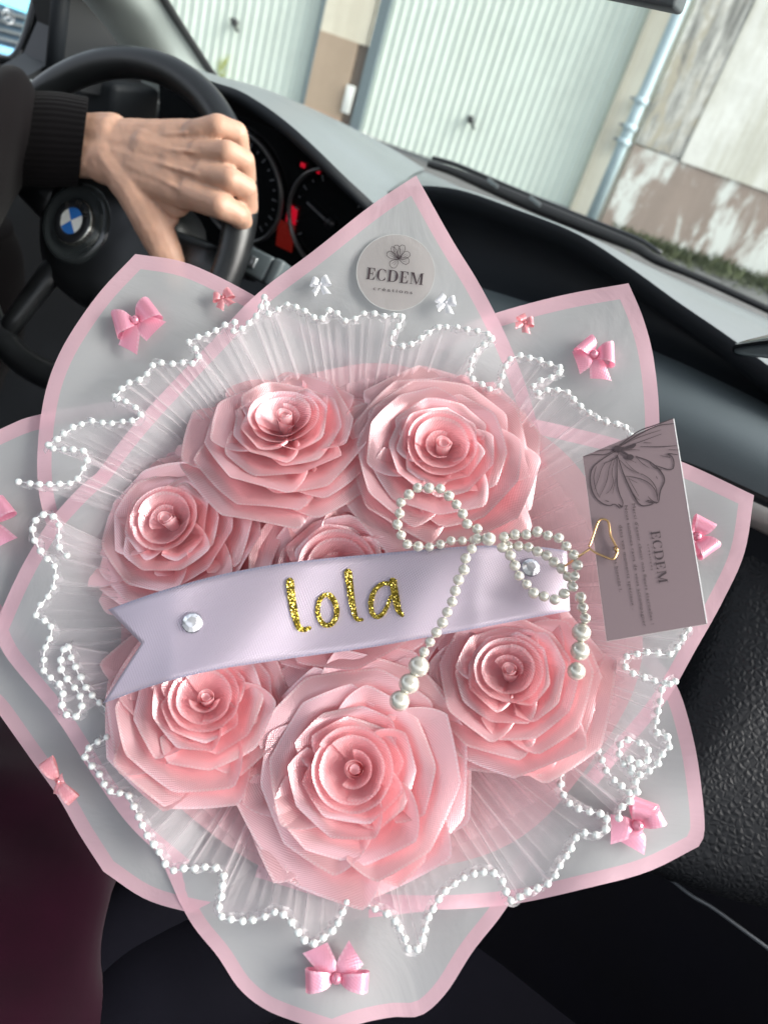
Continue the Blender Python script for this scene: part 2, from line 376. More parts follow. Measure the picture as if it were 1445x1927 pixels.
def make_sheet(key, sides, base, seed):
    E = []
    for s in sides:
        c = catmull([Vector(p) for p in s], 36); E += c if not E else c[1:]
    n = len(E); inner = []; tipi = 35
    for i in range(n):
        a = E[max(0, i - 1)]; b = E[i]; c = E[min(n - 1, i + 1)]
        def nr(p, q):
            d = (q - p)
            if d.length < 1e-6: return None
            d.normalize(); m = Vector((-d.y, d.x))
            if m.dot(C0 - (p + q) / 2) < 0: m = -m
            return m
        n1 = nr(a, b) or nr(b, c); n2 = nr(b, c) or nr(a, b); m = (n1 + n2).normalized(); k = 1 / max(0.45, m.dot(n1))
        inner.append(b + m * 27 * k)
    d1 = (E[tipi - 2] - E[tipi]).normalized(); d2 = (E[tipi + 2] - E[tipi]).normalized(); ha = max(0.25, d1.angle(d2) / 2); cut = 27 / math.tan(ha) * 1.02; mp_ = E[tipi] + (d1 + d2).normalized() * (27 / sin(ha)) if ha < 1.5 else inner[tipi]
    for i in range(n):
        pass
    def trimmed(ids):
        P_ = [inner[i] for i in ids if (E[i] - E[tipi]).length >= cut] + [mp_]; L_ = [0]
        for q in range(1, len(P_)): L_.append(L_[-1] + (P_[q] - P_[q - 1]).length)
        o_ = []; m_ = len(ids) + 1
        for k in range(m_):
            s_ = L_[-1] * k / (m_ - 1); j = 0
            while j < len(L_) - 2 and L_[j + 1] < s_: j += 1
            o_.append(P_[j].lerp(P_[j + 1], (s_ - L_[j]) / max(1e-6, L_[j + 1] - L_[j])))
        return o_
    if ha < 1.3:
        s1 = trimmed(list(range(0, tipi))); s2 = trimmed(list(range(n - 1, tipi, -1))); inner = s1 + s2[:-1][::-1]
    rows = []
    def bend(p): return 0.0022 * noise.noise(Vector((p.x * 0.006, p.y * 0.006, seed * 3.7))) * 3
    for v in (1.0, 0.5, 0.0):
        rows.append([E[i].lerp(inner[i], 1 - v) for i in range(n)])
    for v in (0.93, 0.85, 0.76, 0.66, 0.56, 0.46, 0.36, 0.26):
        rows.append([C0.lerp(inner[i], v) for i in range(n)])
    V = []
    for r in rows:
        for p in r: V.append(Sh(p.x, p.y, base + bend(p))[0])
    f = grid_faces(len(rows), n); fm = [1 if k < 2 * (n - 1) else 0 for k in range(len(f))]
    o = obj('paper_sheet', V, f, [M['film'], M['band']], wrap, fmat=fm); SHH[key] = base
    return o
for i, (k, s) in enumerate(SHEETS): make_sheet(k, s, i * 0.0016, i)
TOP = 0.0150
# pink lining round the roses
def ring_surface(name, radf_out, radf_in, ho, hi, m, parent, n=120, nr=8, wav=0.0, wf=30, uvs=1.0, fold=True):
    V = []; UV = []; E = []
    for i in range(nr):
        t = i / (nr - 1)
        for j in range(n + 1):
            a = 2 * pi * j / n; ro = radf_out(a); ri = radf_in(a); r = ri + (ro - ri) * t
            p = C0 + Vector((cos(a), sin(a))) * r
            x, h = Sh(p.x, p.y, hi + (ho - hi) * t)
            w_ = wav * sin(a * wf + 0.6 * sin(5 * a)) * (0.3 + 0.7 * t); V.append(x + BN * w_); UV.append((a * r * 0.00029, t * 0.05)); E.append(max(0, sin(a * wf + 0.6 * sin(5 * a))) ** 8)
    o = obj(name, V, grid_faces(nr, n + 1), m, parent, UV)
    at = o.data.attributes.new('fold', 'FLOAT', 'POINT')
    for i, e in enumerate(E): at.data[i].value = e
    return o
ring_surface('inner_lining', lambda a: 485 + 65 * sin(a + 0.7) + 14 * sin(3 * a + 1) + 8 * sin(8 * a), lambda a: 20, TOP + 0.002, TOP - 0.012, M['lining'], wrap)
# wrapped stem bundle under the flare
v, f = lathe_data(BO - BN * 0.052, -BN, [(0.055, 0.0), (0.042, 0.03), (0.030, 0.08), (0.026, 0.13), (0.032, 0.19), (0.030, 0.20)], 32)
obj('stem_wrap', v, f, M['band'], wrap)

# ------------------------------------------------------------------ roses
def make_rose(cx, cy, rpx, h, tilt, spin, label, seed, squash=1.0):
    rnd = random.Random(seed)
    base = W(cx, cy, h)
    sca = rpx / FPX * (-(base - CAM).dot(CZ)) * 1.0
    nz = (BN + BR * tilt[0] + BU * tilt[1]).normalized()
    xa = (BR - nz * BR.dot(nz)).normalized(); ya = nz.cross(xa)
    root = empty('satin_rose', base - nz * 0.0, label, 'rose', 'pink satin roses in the bouquet')
    def P(x, y, z): return base + (xa * x + ya * y + nz * z * 0.84) * sca
    # rolled core
    V = []; UV = []; ED = []; nt_, nv_ = 60, 7; hh = 0.40
    for i in range(nt_):
        t = i / (nt_ - 1); a = spin + t * 2 * pi * 2.2; r0 = 0.036 + 0.046 * t
        for j in range(nv_):
            s = j / (nv_ - 1); r = r0 * (0.75 + 0.3 * s); top = hh * (1 - 0.04 * sin(a * 2))
            if t > 0.85: top *= 1 - (t - 0.85) * 2.0
            V.append(P(r * cos(a) + 0.015, r * sin(a) * 0.9, 0.05 + (top - 0.05) * s)); UV.append((t * 0.6 * sca, s * 0.3 * sca)); ED.append((1 - s) * 0.3 * sca)
    o = obj('rolled_core', V, grid_faces(nt_, nv_), M['rose_core'], root, UV); add_edge(o, ED)
    pv = [P(0.015 + 0.040 * cos(2 * pi * q / 12), 0.040 * sin(2 * pi * q / 12), 0.365) for q in range(12)] + [P(0.015, 0, 0.345)]
    pl_ = obj('core_plug', pv, [(q, (q + 1) % 12, 12) for q in range(12)], M['rose_core'], root, [(0, 0)] * 13); add_edge(pl_, [0.01] * 13)
    #        R    n  z     span drop
    lay = [(0.15, 1, 0.37, 215, 0.12), (0.255, 2, 0.40, 230, 0.09), (0.325, 2, 0.395, 205, 0.06), (0.41, 2, 0.37, 195, 0.04), (0.52, 3, 0.345, 160, 0.01), (0.66, 3, 0.30, 158, -0.03), (0.80, 3, 0.235, 156, -0.07), (0.93, 4, 0.155, 122, -0.11), (1.04, 4, 0.07, 120, -0.14)]
    a0 = spin
    for li, (R, n, z, span, zb) in enumerate(lay):
        a0 += 0.9 + rnd.uniform(-0.4, 0.4)
        if li == 0 and seed % 2: span = 150
        for k in range(n):
            st = a0 + 2 * pi * k / n + rnd.uniform(-0.10, 0.10); sp = radians(span) * rnd.uniform(0.94, 1.10)
            Rk = R * (rnd.uniform(0.93, 1.07) if li > 3 else rnd.uniform(0.98, 1.02)); zk = z + rnd.uniform(-0.024, 0.024)
            cor = rnd.uniform(0.78, 0.86); c1 = rnd.uniform(0.10, 0.16)
            nt_, nv_ = 44, 11; V = []; UV = []; ED = []
            chord = 0.8 if li > 2 else 0.3
            asp = (cor - c1) * sp
            mid = c1 + (cor - c1) * rnd.uniform(0.42, 0.58)
            for i in range(nt_):
                t = i / (nt_ - 1); a = st + t * sp
                if t <= c1: rr = 0.80 + 0.20 * (t / c1) if li > 2 else 0.95 + 0.05 * (t / c1)
                elif t >= cor: rr = 1.0 - (0.42 if li > 2 else 0.04) * ((t - cor) / (1 - cor)) ** 1.15
                else:
                    cuts = [c1, c1 + (mid - c1) * 0.98, cor] if span < 140 else [c1, c1 + (cor - c1) * 0.30, c1 + (cor - c1) * 0.66, cor]
                    qi = max(q_ for q_ in range(len(cuts) - 1) if t >= cuts[q_] - 1e-9); lo, hi_ = cuts[qi], cuts[qi + 1]
                    ph = ((t - lo) / (hi_ - lo) - 0.5) * (hi_ - lo) * sp
                    half = (hi_ - lo) * sp / 2
                    rr = (1 - chord) + chord * cos(half) / cos(ph)
                    if li <= 2: rr = 0.98 + 0.02 * cos(ph * 3)
                rr *= 1 + 0.05 * (t - 0.5)
                for j in range(nv_):
                    s_in = 0.18 if li < 3 else 0.12 / R; s = s_in + (1 - s_in) * j / (nv_ - 1); r = Rk * rr * s
                    zz = zb + (zk - zb) * s ** (1.9 if li > 2 else 1.5)
                    if li > 2: zz -= 0.095 * max(0, (s - 0.76) / 0.24) ** 2 * (0.75 + 0.45 * sin(3.1 * t * pi + seed))
                    else: zz -= 0.012 * max(0, (s - 0.85) / 0.15) ** 2
                    zz += 0.034 * (t - 0.5)
                    zz += 0.012 * s * sin(t * 7 + k * 2 + li)
                    V.append(P(r * cos(a), r * sin(a), zz))
                    UV.append((t * sp * Rk * sca, s * Rk * sca)); ED.append((1 - s) * Rk * rr * sca)
            o = obj('petal', V, grid_faces(nt_, nv_), M['rose'], root, UV); add_edge(o, ED)
    return root
make_rose(640, 1085, 216, 0.008, (0.0, 0.05), 1.0, 'pink satin rose half hidden under the white name ribbon in the middle', 14)
make_rose(540, 824, 198, 0.012, (0.0, 0.34), 4.2, 'pink satin rose at upper left, tilted back, left of the rose touching the pearl loop', 11)
make_rose(333, 998, 197, 0.008, (-0.12, 0.10), 0.4, 'pink satin rose at far left, above the forked end of the name ribbon', 13)
make_rose(390, 1328, 196, 0.014, (0.12, 0.22), 2.2, 'pink satin rose below the rhinestone at the left end of the name ribbon', 15)
make_rose(956, 1280, 190, 0.014, (-0.14, 0.26), 5.0, 'pink satin rose at right between the two hanging pearl tails', 17)
make_rose(826, 860, 196, 0.018, (0.02, 0.08), 0.2, 'pink satin rose at upper right behind the left pearl loop', 12)
make_rose(670, 1450, 232, 0.016, (-0.05, 0.06), 3.3, 'largest pink satin rose, at the bottom of the bouquet', 16)

# ------------------------------------------------------------------ pearl trimmed ruffles
def z2(s, ox, oy, pts): return [(ox + x / s, oy + y / s) for x, y in pts]
T1 = z2(2.0, 0, 470, [(78, 875), (115, 882), (155, 886), (190, 888), (225, 885), (260, 882), (290, 870), (310, 845), (325, 815), (335, 780), (315, 760), (275, 757), (240, 755), (210, 752), (180, 748), (205, 725), (235, 705), (265, 685), (295, 665), (350, 650), (380, 655), (415, 655), (450, 652), (490, 650), (520, 640), (532, 622), (515, 597), (485, 578), (455, 567), (425, 572), (450, 545), (475, 518), (500, 500), (535, 490), (555, 470), (570, 450), (590, 430), (640, 435), (675, 430), (705, 430), (740, 428), (752, 402), (740, 378), (710, 358), (745, 335), (765, 330), (795, 320), (820, 305), (850, 290), (885, 275), (882, 318), (905, 305), (930, 290), (950, 265), (975, 240), (1000, 178), (1010, 240), (1040, 235), (1070, 212), (1100, 212), (1130, 228), (1160, 240), (1185, 262), (1215, 265), (1245, 230), (1275, 250), (1300, 270), (1330, 265), (1360, 250), (1385, 242)])
T1 += z2(1.71, 600, 400, [(185, 330), (215, 338), (240, 333), (260, 330), (268, 350), (250, 375), (235, 400), (235, 425), (260, 433), (295, 428), (320, 415), (340, 400), (365, 382), (390, 372), (420, 370), (450, 372), (480, 380), (510, 385), (540, 393), (560, 402), (545, 420), (515, 438), (500, 455), (490, 480), (487, 505), (485, 530), (500, 545), (525, 555), (545, 570), (568, 572), (583, 550), (590, 520), (598, 495), (615, 475), (645, 465), (670, 468), (700, 475), (725, 485), (755, 495), (785, 512), (760, 525), (735, 535), (710, 545), (690, 560), (690, 582), (715, 585), (740, 570), (765, 575), (795, 580), (815, 600), (830, 618), (850, 635), (870, 652), (895, 665), (920, 675), (945, 683), (970, 685), (990, 700), (1000, 722)])
T2 = z2(2.0, 0, 900, [(255, 295), (235, 272), (225, 240), (228, 200), (228, 170), (210, 148), (180, 138), (150, 148), (130, 175), (130, 210), (140, 240), (155, 272), (172, 297), (200, 315), (215, 342), (213, 373), (205, 408), (188, 440), (168, 470), (145, 500), (150, 530), (185, 542), (200, 565), (195, 602), (180, 632), (172, 662), (170, 692), (172, 722), (190, 748), (222, 772), (238, 797), (240, 830), (238, 862), (255, 890), (285, 900), (308, 875), (315, 840), (300, 805), (275, 775), (250, 745), (235, 712), (238, 670), (258, 622), (272, 660), (285, 700), (300, 735), (318, 775), (340, 800), (365, 830), (390, 855), (420, 880), (438, 905), (440, 935), (425, 962), (390, 988), (355, 1002)])
T2 += z2(2.0, 0, 1350, [(328, 130), (332, 158), (355, 185), (378, 210), (395, 238), (402, 265), (435, 288), (468, 280), (490, 295), (508, 325), (522, 360), (538, 395), (553, 432), (573, 467), (597, 497), (618, 532), (640, 562), (670, 573), (710, 565), (752, 562), (792, 560), (830, 567), (846, 597), (840, 634), (832, 677), (826, 722), (843, 752), (882, 760), (922, 760), (960, 755), (1000, 745), (1040, 730), (1073, 742), (1098, 772), (1125, 808), (1150, 840), (1180, 848), (1213, 832), (1245, 808), (1268, 772), (1290, 733), (1308, 692), (1335, 680), (1370, 695)])
T2 += z2(1.94, 700, 1300, [(3, 788), (38, 802), (72, 822), (95, 850), (112, 888), (127, 930), (155, 948), (175, 925), (187, 882), (200, 840), (215, 800), (235, 768), (260, 738), (287, 712), (320, 690), (352, 672), (388, 660), (422, 660), (453, 668), (475, 698), (487, 732), (503, 762), (522, 768), (540, 742), (570, 732), (603, 718), (635, 705), (660, 672), (677, 640), (702, 606), (718, 575), (735, 545), (748, 520), (778, 517), (815, 520), (850, 500), (848, 455), (820, 443), (788, 442), (750, 430), (718, 410), (697, 383), (685, 355), (685, 320), (688, 285), (690, 247), (703, 215), (727, 188), (758, 175), (792, 183), (815, 210), (832, 243), (850, 283), (872, 317), (895, 340), (917, 358), (935, 372)])
T4 = z2(1.94, 700, 1300, [(895, 460), (905, 425), (932, 405), (965, 355), (950, 325), (935, 292), (905, 257), (897, 222), (902, 187), (932, 177), (965, 188), (995, 205), (1005, 235), (985, 270), (948, 250), (930, 262), (955, 300), (975, 308), (1005, 290), (1035, 270), (1047, 240), (1065, 215), (1082, 195), (1072, 170), (1050, 160), (1030, 142), (1030, 115), (1040, 80)])
T4 += z2(1.94, 700, 860, [(1052, 860), (1062, 835), (1108, 815), (1075, 825), (1040, 825), (1005, 815), (970, 800), (935, 780), (915, 755), (930, 725), (960, 718), (995, 715), (1030, 718), (1065, 722), (1095, 712), (1118, 680), (1132, 655), (1148, 628), (1150, 590)])
PEARL = {}
def pearl_mesh(r, m, key):
    if key in PEARL: return PEARL[key]
    bm = bmesh.new(); bmesh.ops.create_uvsphere(bm, u_segments=16, v_segments=10, radius=r)
    me = bpy.data.meshes.new('pearl'); bm.to_mesh(me); bm.free(); me.materials.append(m); me.polygons.foreach_set('use_smooth', [True] * len(me.polygons)); PEARL[key] = me; return me
def put_pearl(p, me, parent, off, n=None, name='pearl'):
    o = bpy.data.objects.new(name, me); COL.objects.link(o); o.parent = parent; o.location = p - off; k_ = 1 + 0.06 * sin(p.x * 9000 + p.y * 7000); o.scale = (k_, k_, k_); o.rotation_euler = (p.x * 900, p.y * 700, 0); return o
def ruffle(trace, pitch, rp, label, seed, r_in=300, step=2.2):
    tr = [Vector(p) for p in trace]; Lp = plen(tr)
    c0 = trace[len(trace) // 2]; root = empty('tulle_ruffle', Sh(c0[0], c0[1], TOP)[0], label, 'tulle ruffle', 'pearl edged tulle ruffles')
    off = parent_world(root)
    n = int(Lp / step); E = catmull(tr, n)
    ang = []; prev = None
    for p in E:
        a = atan2(p.y - C0.y, p.x - C0.x)
        if prev is not None:
            while a - prev > pi: a -= 2 * pi
            while a - prev < -pi: a += 2 * pi
        ang.append(a); prev = a
    # smooth, monotone inner angle
    k = 45; sm = []
    for i in range(n):
        lo, hi_ = max(0, i - k), min(n, i + k + 1); sm.append(sum(ang[lo:hi_]) / (hi_ - lo))
    lin = [ang[0] + (ang[-1] - ang[0]) * i / (n - 1) for i in range(n)]
    inn = [0.65 * sm[i] + 0.35 * lin[i] for i in range(n)]
    def hgt(i):
        r = (E[i] - C0).length; rs = sum((E[max(0, min(n - 1, q))] - C0).length for q in range(i - 40, i + 41, 8)) / 11
        return 0.007 + 0.00006 * (rs - r) + 0.003 * noise.noise(Vector((i * 0.03, seed, 0)))
    H = [max(0.003, hgt(i)) for i in range(n)]
    V = []; UV = []; FO = []; nr = 13; u = 0
    outer = []
    rnd = random.Random(seed)
    ph = 0; phs = []
    while len(phs) < n:
        Lf = rnd.choice((7, 9, 12, 16, 20))
        for q in range(Lf): phs.append(q / Lf)
    for j in range(nr):
        s = j / (nr - 1); u = 0
        for i in range(n):
            ip = C0 + Vector((cos(inn[i]), sin(inn[i]))) * r_in
            mid = E[i].lerp(C0 + (Vector((cos(inn[i]), sin(inn[i]))) * (E[i] - C0).length), 0.6 * (1 - s))
            p = ip.lerp(mid, s); p = p.lerp(E[i], s ** 3)
            q = phs[i]; fo = abs(2 * q - 1); crease = max(0, 1 - min(q, 1 - q) * 5)
            x, h = Sh(p.x, p.y, TOP - 0.006 + (H[i] + 0.006) * s + 0.003 * sin(pi * s) + (fo - 0.5) * 0.0016 * (1 - 0.7 * s ** 4))
            V.append(x); UV.append((i * step * 0.00029, s * 0.06)); FO.append(crease * (0.15 + 0.85 * max(0, noise.noise(Vector((i * 0.07, seed, 9))) * 2.2)))
            if j == nr - 1: outer.append(x)
    o = obj('pleated_tulle', V, grid_faces(nr, n), M['tulle'], root, UV)
    at = o.data.attributes.new('fold', 'FLOAT', 'POINT'); at.data.foreach_set('value', FO)
    # little organza frill beside the thread
    T, _ = frames(outer); V = []; UV = []; FO = []; nf = 5
    for j in range(nf):
        s = j / (nf - 1)
        for i in range(n):
            e = outer[i]; side = T[i].cross(BN).normalized()
            cp = (e - BO); outd = (BR * cp.dot(BR) + BU * cp.dot(BU)).normalized()
            sg = 1 if side.dot(outd) > 0 else -1
            wv = 0.5 + 0.5 * noise.noise(Vector((i * 0.09, seed * 2.0, 1)))
            inward = -0.0016; width = 0.0016 + 0.0022 * wv
            V.append(e + side * sg * 1 * (inward * (1 - s) * -1 - width * s) * (1 if (noise.noise(Vector((i * .012, seed, 4))) > -0.1) else -1) + BN * (-0.0004 + 0.0013 * sin(i * 0.55) * s + 0.0008 * s * sin(i * .21)))
            UV.append((i * step * 0.00029, s * 0.004)); FO.append(0.4 * abs(sin(i * 0.275)) ** 6 + (0.25 if s == 1 else 0))
    o = obj('organza_frill', V, grid_faces(nf, n), M['frill'], root, UV)
    at = o.data.attributes.new('fold', 'FLOAT', 'POINT'); at.data.foreach_set('value', FO)
    me = pearl_mesh(rp, M['pearl'], 'trim')
    P3 = [x + BN * rp * 0.75 for x in outer]
    npl = int(Lp / pitch); Q = catmull(tr, npl); 
    idx = [min(n - 1, int(round(i * (n - 1) / (npl - 1)))) for i in range(npl)]
    for i in idx:
        j = P3[i] + BR * rnd.uniform(-0.0004, 0.0004) + BU * rnd.uniform(-0.0004, 0.0004); put_pearl(j, me, root, off)
    tube('thread', P3[::2], 0.00035, M['thread'], root, 5)
ruffle(T1, 18.6, 0.00180, 'pearl edged white tulle ruffle along the top, behind the upper roses', 1)
ruffle(T2, 20.0, 0.00210, 'pearl edged white tulle ruffle running down the left side and along the bottom', 2)
ruffle(T4, 19.2, 0.00195, 'short pearl edged tulle ruffle on the right, below the mauve card', 3)
pt = empty('gathered_tulle', BO, 'pink gathered tulle fanning out between the roses and the white ruffle', 'tulle')
ring_surface('pleated_tulle', lambda a: 455 + 70 * sin(a + 0.7) + 20 * sin(4 * a + 0.4), lambda a: 250, TOP + 0.0050, TOP - 0.008, M['tulle_pink'], pt, n=720, wav=0.0010, wf=70)
# ------------------------------------------------------------------ name ribbon
RT = [(204, 1147), (300, 1113), (400, 1085), (500, 1065), (600, 1052), (700, 1043), (800, 1034), (900, 1027), (1000, 1028), (1066, 1036)]
RB = [(194, 1324), (290, 1290), (400, 1262), (500, 1246), (600, 1232), (700, 1218), (800, 1200), (900, 1182), (1000, 1163), (1072, 1150)]
def rib_h(u): return 0.0405 + 0.0030 * sin(u * 7.0 + 0.5) - 0.010 * max(0, 0.15 - u) / 0.15 - 0.012 * max(0, (u - 0.8) / 0.2)
rn = empty('name_ribbon', W(630, 1140, 0.03), 'white satin ribbon with a forked end reading lola in gold glitter', 'ribbon')
T_ = catmull([Vector(p) for p in RT], 90); B_ = catmull([Vector(p) for p in RB], 90)
V = []; UV = []; ED = []; nv = 15; lenm = 0.26
for j in range(nv):
    v = j / (nv - 1)
    for i in range(90):
        u = i / 89
        x0 = 0.0812 * (1 - abs(2 * v - 1)) * 1.0   # forked end: notch in the middle
        uu = x0 + (1 - x0) * u
        k = uu * 89; i0 = min(88, int(k)); fr = k - i0
        t = T_[i0].lerp(T_[i0 + 1], fr); b = B_[i0].lerp(B_[i0 + 1], fr); p = t.lerp(b, v)
        h = rib_h(uu) + 0.0012 * sin(uu * 19 + v * 3)
        V.append(W(p.x, p.y, h)); UV.append((uu * lenm, v * 0.05)); ED.append(min(v, 1 - v) * 0.05)
o = obj('satin_band', V, grid_faces(nv, 90), M['name_satin'], rn, UV); add_edge(o, ED)
md = o.modifiers.new('thick', 'SOLIDIFY'); md.thickness = 0.00012; md.offset = -1
def rib_pt(px, py, lift):
    best = min(range(90), key=lambda i: abs(T_[i].lerp(B_[i], 0.5).x - px)); u = best / 89
    v = (py - T_[best].y) / (B_[best].y - T_[best].y)
    return W(px, py, rib_h(u) + 0.0012 * sin(u * 19 + v * 3) + lift)
def stroke_faces(pts, wid, pos, lift, mb, n=None, thick=0.0, closed=False, caps=True, mi=0):
    """flat brush stroke in pixel coordinates laid on a surface pos(px,py,lift); thick gives it a body"""
    n = n or max(4, int(plen(pts) / 5)); P = catmull([Vector(p) for p in pts], n, closed)
    Wd = []
    for i in range(n):
        t = i / (n - 1) * (len(wid) - 1); a = int(min(t, len(wid) - 2)) if len(wid) > 1 else 0
        Wd.append(wid[a] + (wid[a + 1] - wid[a]) * (t - a) if len(wid) > 1 else wid[0])
    Lf, Rt = [], []
    for i in range(n):
        a = P[i - 1] if (i > 0 or closed) else P[0]; b = P[(i + 1) % n] if (i < n - 1 or closed) else P[-1]
        d = (b - a).normalized(); m = Vector((-d.y, d.x)); Lf.append(P[i] + m * Wd[i] / 2); Rt.append(P[i] - m * Wd[i] / 2)
    if caps and not closed:
        for (e, d, w_, at0) in ((P[0], (P[0] - P[1]).normalized(), Wd[0], True), (P[-1], (P[-1] - P[-2]).normalized(), Wd[-1], False)):
            m = Vector((-d.y, d.x)); q = e + d * w_ * 0.38
            l2, r2 = q + m * w_ * 0.22, q - m * w_ * 0.22
            if at0: Lf.insert(0, r2); Rt.insert(0, l2)
            else: Lf.append(l2); Rt.append(r2)
    k = len(Lf); v = [pos(p.x, p.y, lift) for p in Lf] + [pos(p.x, p.y, lift) for p in Rt]
    rng = range(k) if closed else range(k - 1)
    f = [(i, (i + 1) % k, k + (i + 1) % k, k + i) for i in rng]
    if thick:
        v += [pos(p.x, p.y, lift - thick) for p in Lf] + [pos(p.x, p.y, lift - thick) for p in Rt]
        f += [(i, 2 * k + i, 2 * k + (i + 1) % k, (i + 1) % k) for i in rng] + [(k + i, k + (i + 1) % k, 3 * k + (i + 1) % k, 3 * k + i) for i in rng]
    mb.add(v, f, mi)
def letter(strokes):
    mb = MB()
    for i, (p, w_, c) in enumerate(strokes): stroke_faces(p, w_, rib_pt, 0.0009 + i * 0.00012, mb, 28, 0.0008, c)
    return mb.obj('glitter_letter', M['glitter'], rn, smooth=False)
letter([([(546, 1093), (549, 1125), (556, 1160), (562, 1180), (572, 1185), (583, 1182)], [15, 15, 15, 13, 11, 8], False)])
letter([([(615, 1119), (602, 1129), (598, 1152), (606, 1172), (617, 1177), (629, 1169), (634, 1148), (626, 1126)], [8, 11], True)])
letter([([(655, 1076), (658, 1100), (662, 1130), (667, 1155), (673, 1166), (682, 1166)], [15, 14, 13, 12, 10, 6], False)])
letter([([(737, 1100), (722, 1098), (706, 1110), (698, 1132), (701, 1155), (712, 1161), (724, 1150), (736, 1122)], [8, 9, 10, 9, 8, 6], False), ([(739, 1093), (744, 1122), (750, 1148), (757, 1158)], [15, 14, 13, 8], False)])
def gemstone(px, py, r):
    c = rib_pt(px, py, 0.0012); n = (BN + BR * 0.05).normalized(); mb = MB()
    s = 12; v, f = lathe_data(c, n, [(r, 0.0), (r * 0.96, 0.0006), (r * 0.55, 0.0019)], s); v.append(c + n * 0.0021)
    f += [(2 * s + i, 2 * s + (i + 1) % s, 3 * s) for i in range(s)]
    f2 = []
    for q in f:
        if len(q) == 4: f2 += [(q[0], q[1], q[2]), (q[0], q[2], q[3])]
        else: f2.append(q)
    rnd = random.Random(int(px)); v = [p + BR * rnd.uniform(-1, 1) * r * 0.05 + BU * rnd.uniform(-1, 1) * r * 0.05 for p in v]
    mb.add(v, f2); g = mb.obj('rhinestone', M['gem'], rn)
    v, f = lathe_data(c - n * 0.0005, n, [(r * 1.06, 0), (r * 1.06, 0.0006), (r * 0.97, 0.0009)], 24); obj('gem_setting', v, f, M['gem_seat'], g)
gemstone(362, 1172, 0.0048); gemstone(998, 1068, 0.0045)

# ------------------------------------------------------------------ pearl bow
cr6 = lambda pts: z2(1.94, 700, 860, pts)
pb = empty('pearl_bow', W(922, 1014, 0.045), 'bow of strung ivory pearls with two hanging tails ending in big pearls', 'pearl bow')
poff = parent_world(pb)
loopL = cr6([(400, 285), (383, 262), (345, 243), (330, 206), (305, 170), (278, 140), (247, 115), (207, 113), (165, 113), (133, 138), (103, 170), (100, 212), (92, 252), (110, 292), (130, 320), (172, 326), (208, 328), (250, 318), (290, 305), (330, 306), (370, 304)])
loopR = cr6([(482, 292), (520, 283), (560, 283), (598, 272), (637, 285), (675, 292), (705, 322), (735, 357), (748, 392), (738, 432), (733, 475), (703, 497), (670, 520), (633, 510), (597, 503), (570, 472), (538, 438), (522, 400), (507, 363), (475, 330)])
inner = cr6([(497, 325), (530, 325), (565, 327), (603, 345), (637, 360), (668, 388), (697, 412), (715, 440), (728, 470)])
tailR = cr6([(733, 475), (760, 512), (768, 550), (777, 588)]); tailL = cr6([(400, 285), (383, 298), (368, 328), (340, 373), (335, 413), (318, 443), (305, 477), (300, 513), (280, 550), (265, 590), (240, 632), (213, 673), (190, 712)])
def string_of(pts, n, hs, r, mk, key):
    P = catmull([Vector(p) for p in pts], n); out = []
    for i, p in enumerate(P):
        t = i / max(1, n - 1) * (len(hs) - 1); a = int(min(t, len(hs) - 2)); h = hs[a] + (hs[a + 1] - hs[a]) * (t - a)
        out.append(W(p.x, p.y, h)); put_pearl(out[-1], pearl_mesh(r, M[mk], key), pb, poff)
    tube('thread', out, 0.0004, M['thread'], pb, 6)
    return out
PR = 0.0026
string_of(loopL[1:], 20, [0.050, 0.053, 0.056, 0.055, 0.050, 0.044, 0.040, 0.038], PR, 'pearl_ivory', 'bow')
string_of(loopR, 20, [0.050, 0.054, 0.056, 0.054, 0.052, 0.052, 0.050, 0.050], PR, 'pearl_ivory', 'bow')
string_of(inner, 9, [0.045, 0.046, 0.045, 0.044], PR, 'pearl_ivory', 'bow')
string_of(tailR[1:], 3, [0.046, 0.044], 0.0024, 'pearl_ivory', 'bow')
string_of(tailL[1:], 12, [0.052, 0.053, 0.052, 0.050, 0.046], PR, 'pearl_ivory', 'bow')
for (x, y, r, h) in ((425, 299, 0.0037, 0.0535), (763, 640, 0.0044, 0.041), (758, 708, 0.0045, 0.040), (745, 782, 0.0047, 0.040), (170, 765, 0.0052, 0.045), (135, 828, 0.0049, 0.044), (100, 890, 0.0047, 0.043)):
    p = cr6([(x, y)])[0]; put_pearl(W(p[0], p[1], h), pearl_mesh(r, M['pearl_ivory'], 'big%g' % r), pb, poff, name='large_pearl')
v, f = tube_data([W(922, 1014, 0.030), W(922, 1014, 0.052)], 0.0007, 8); obj('pin', v, f, M['silver_wire'], pb)

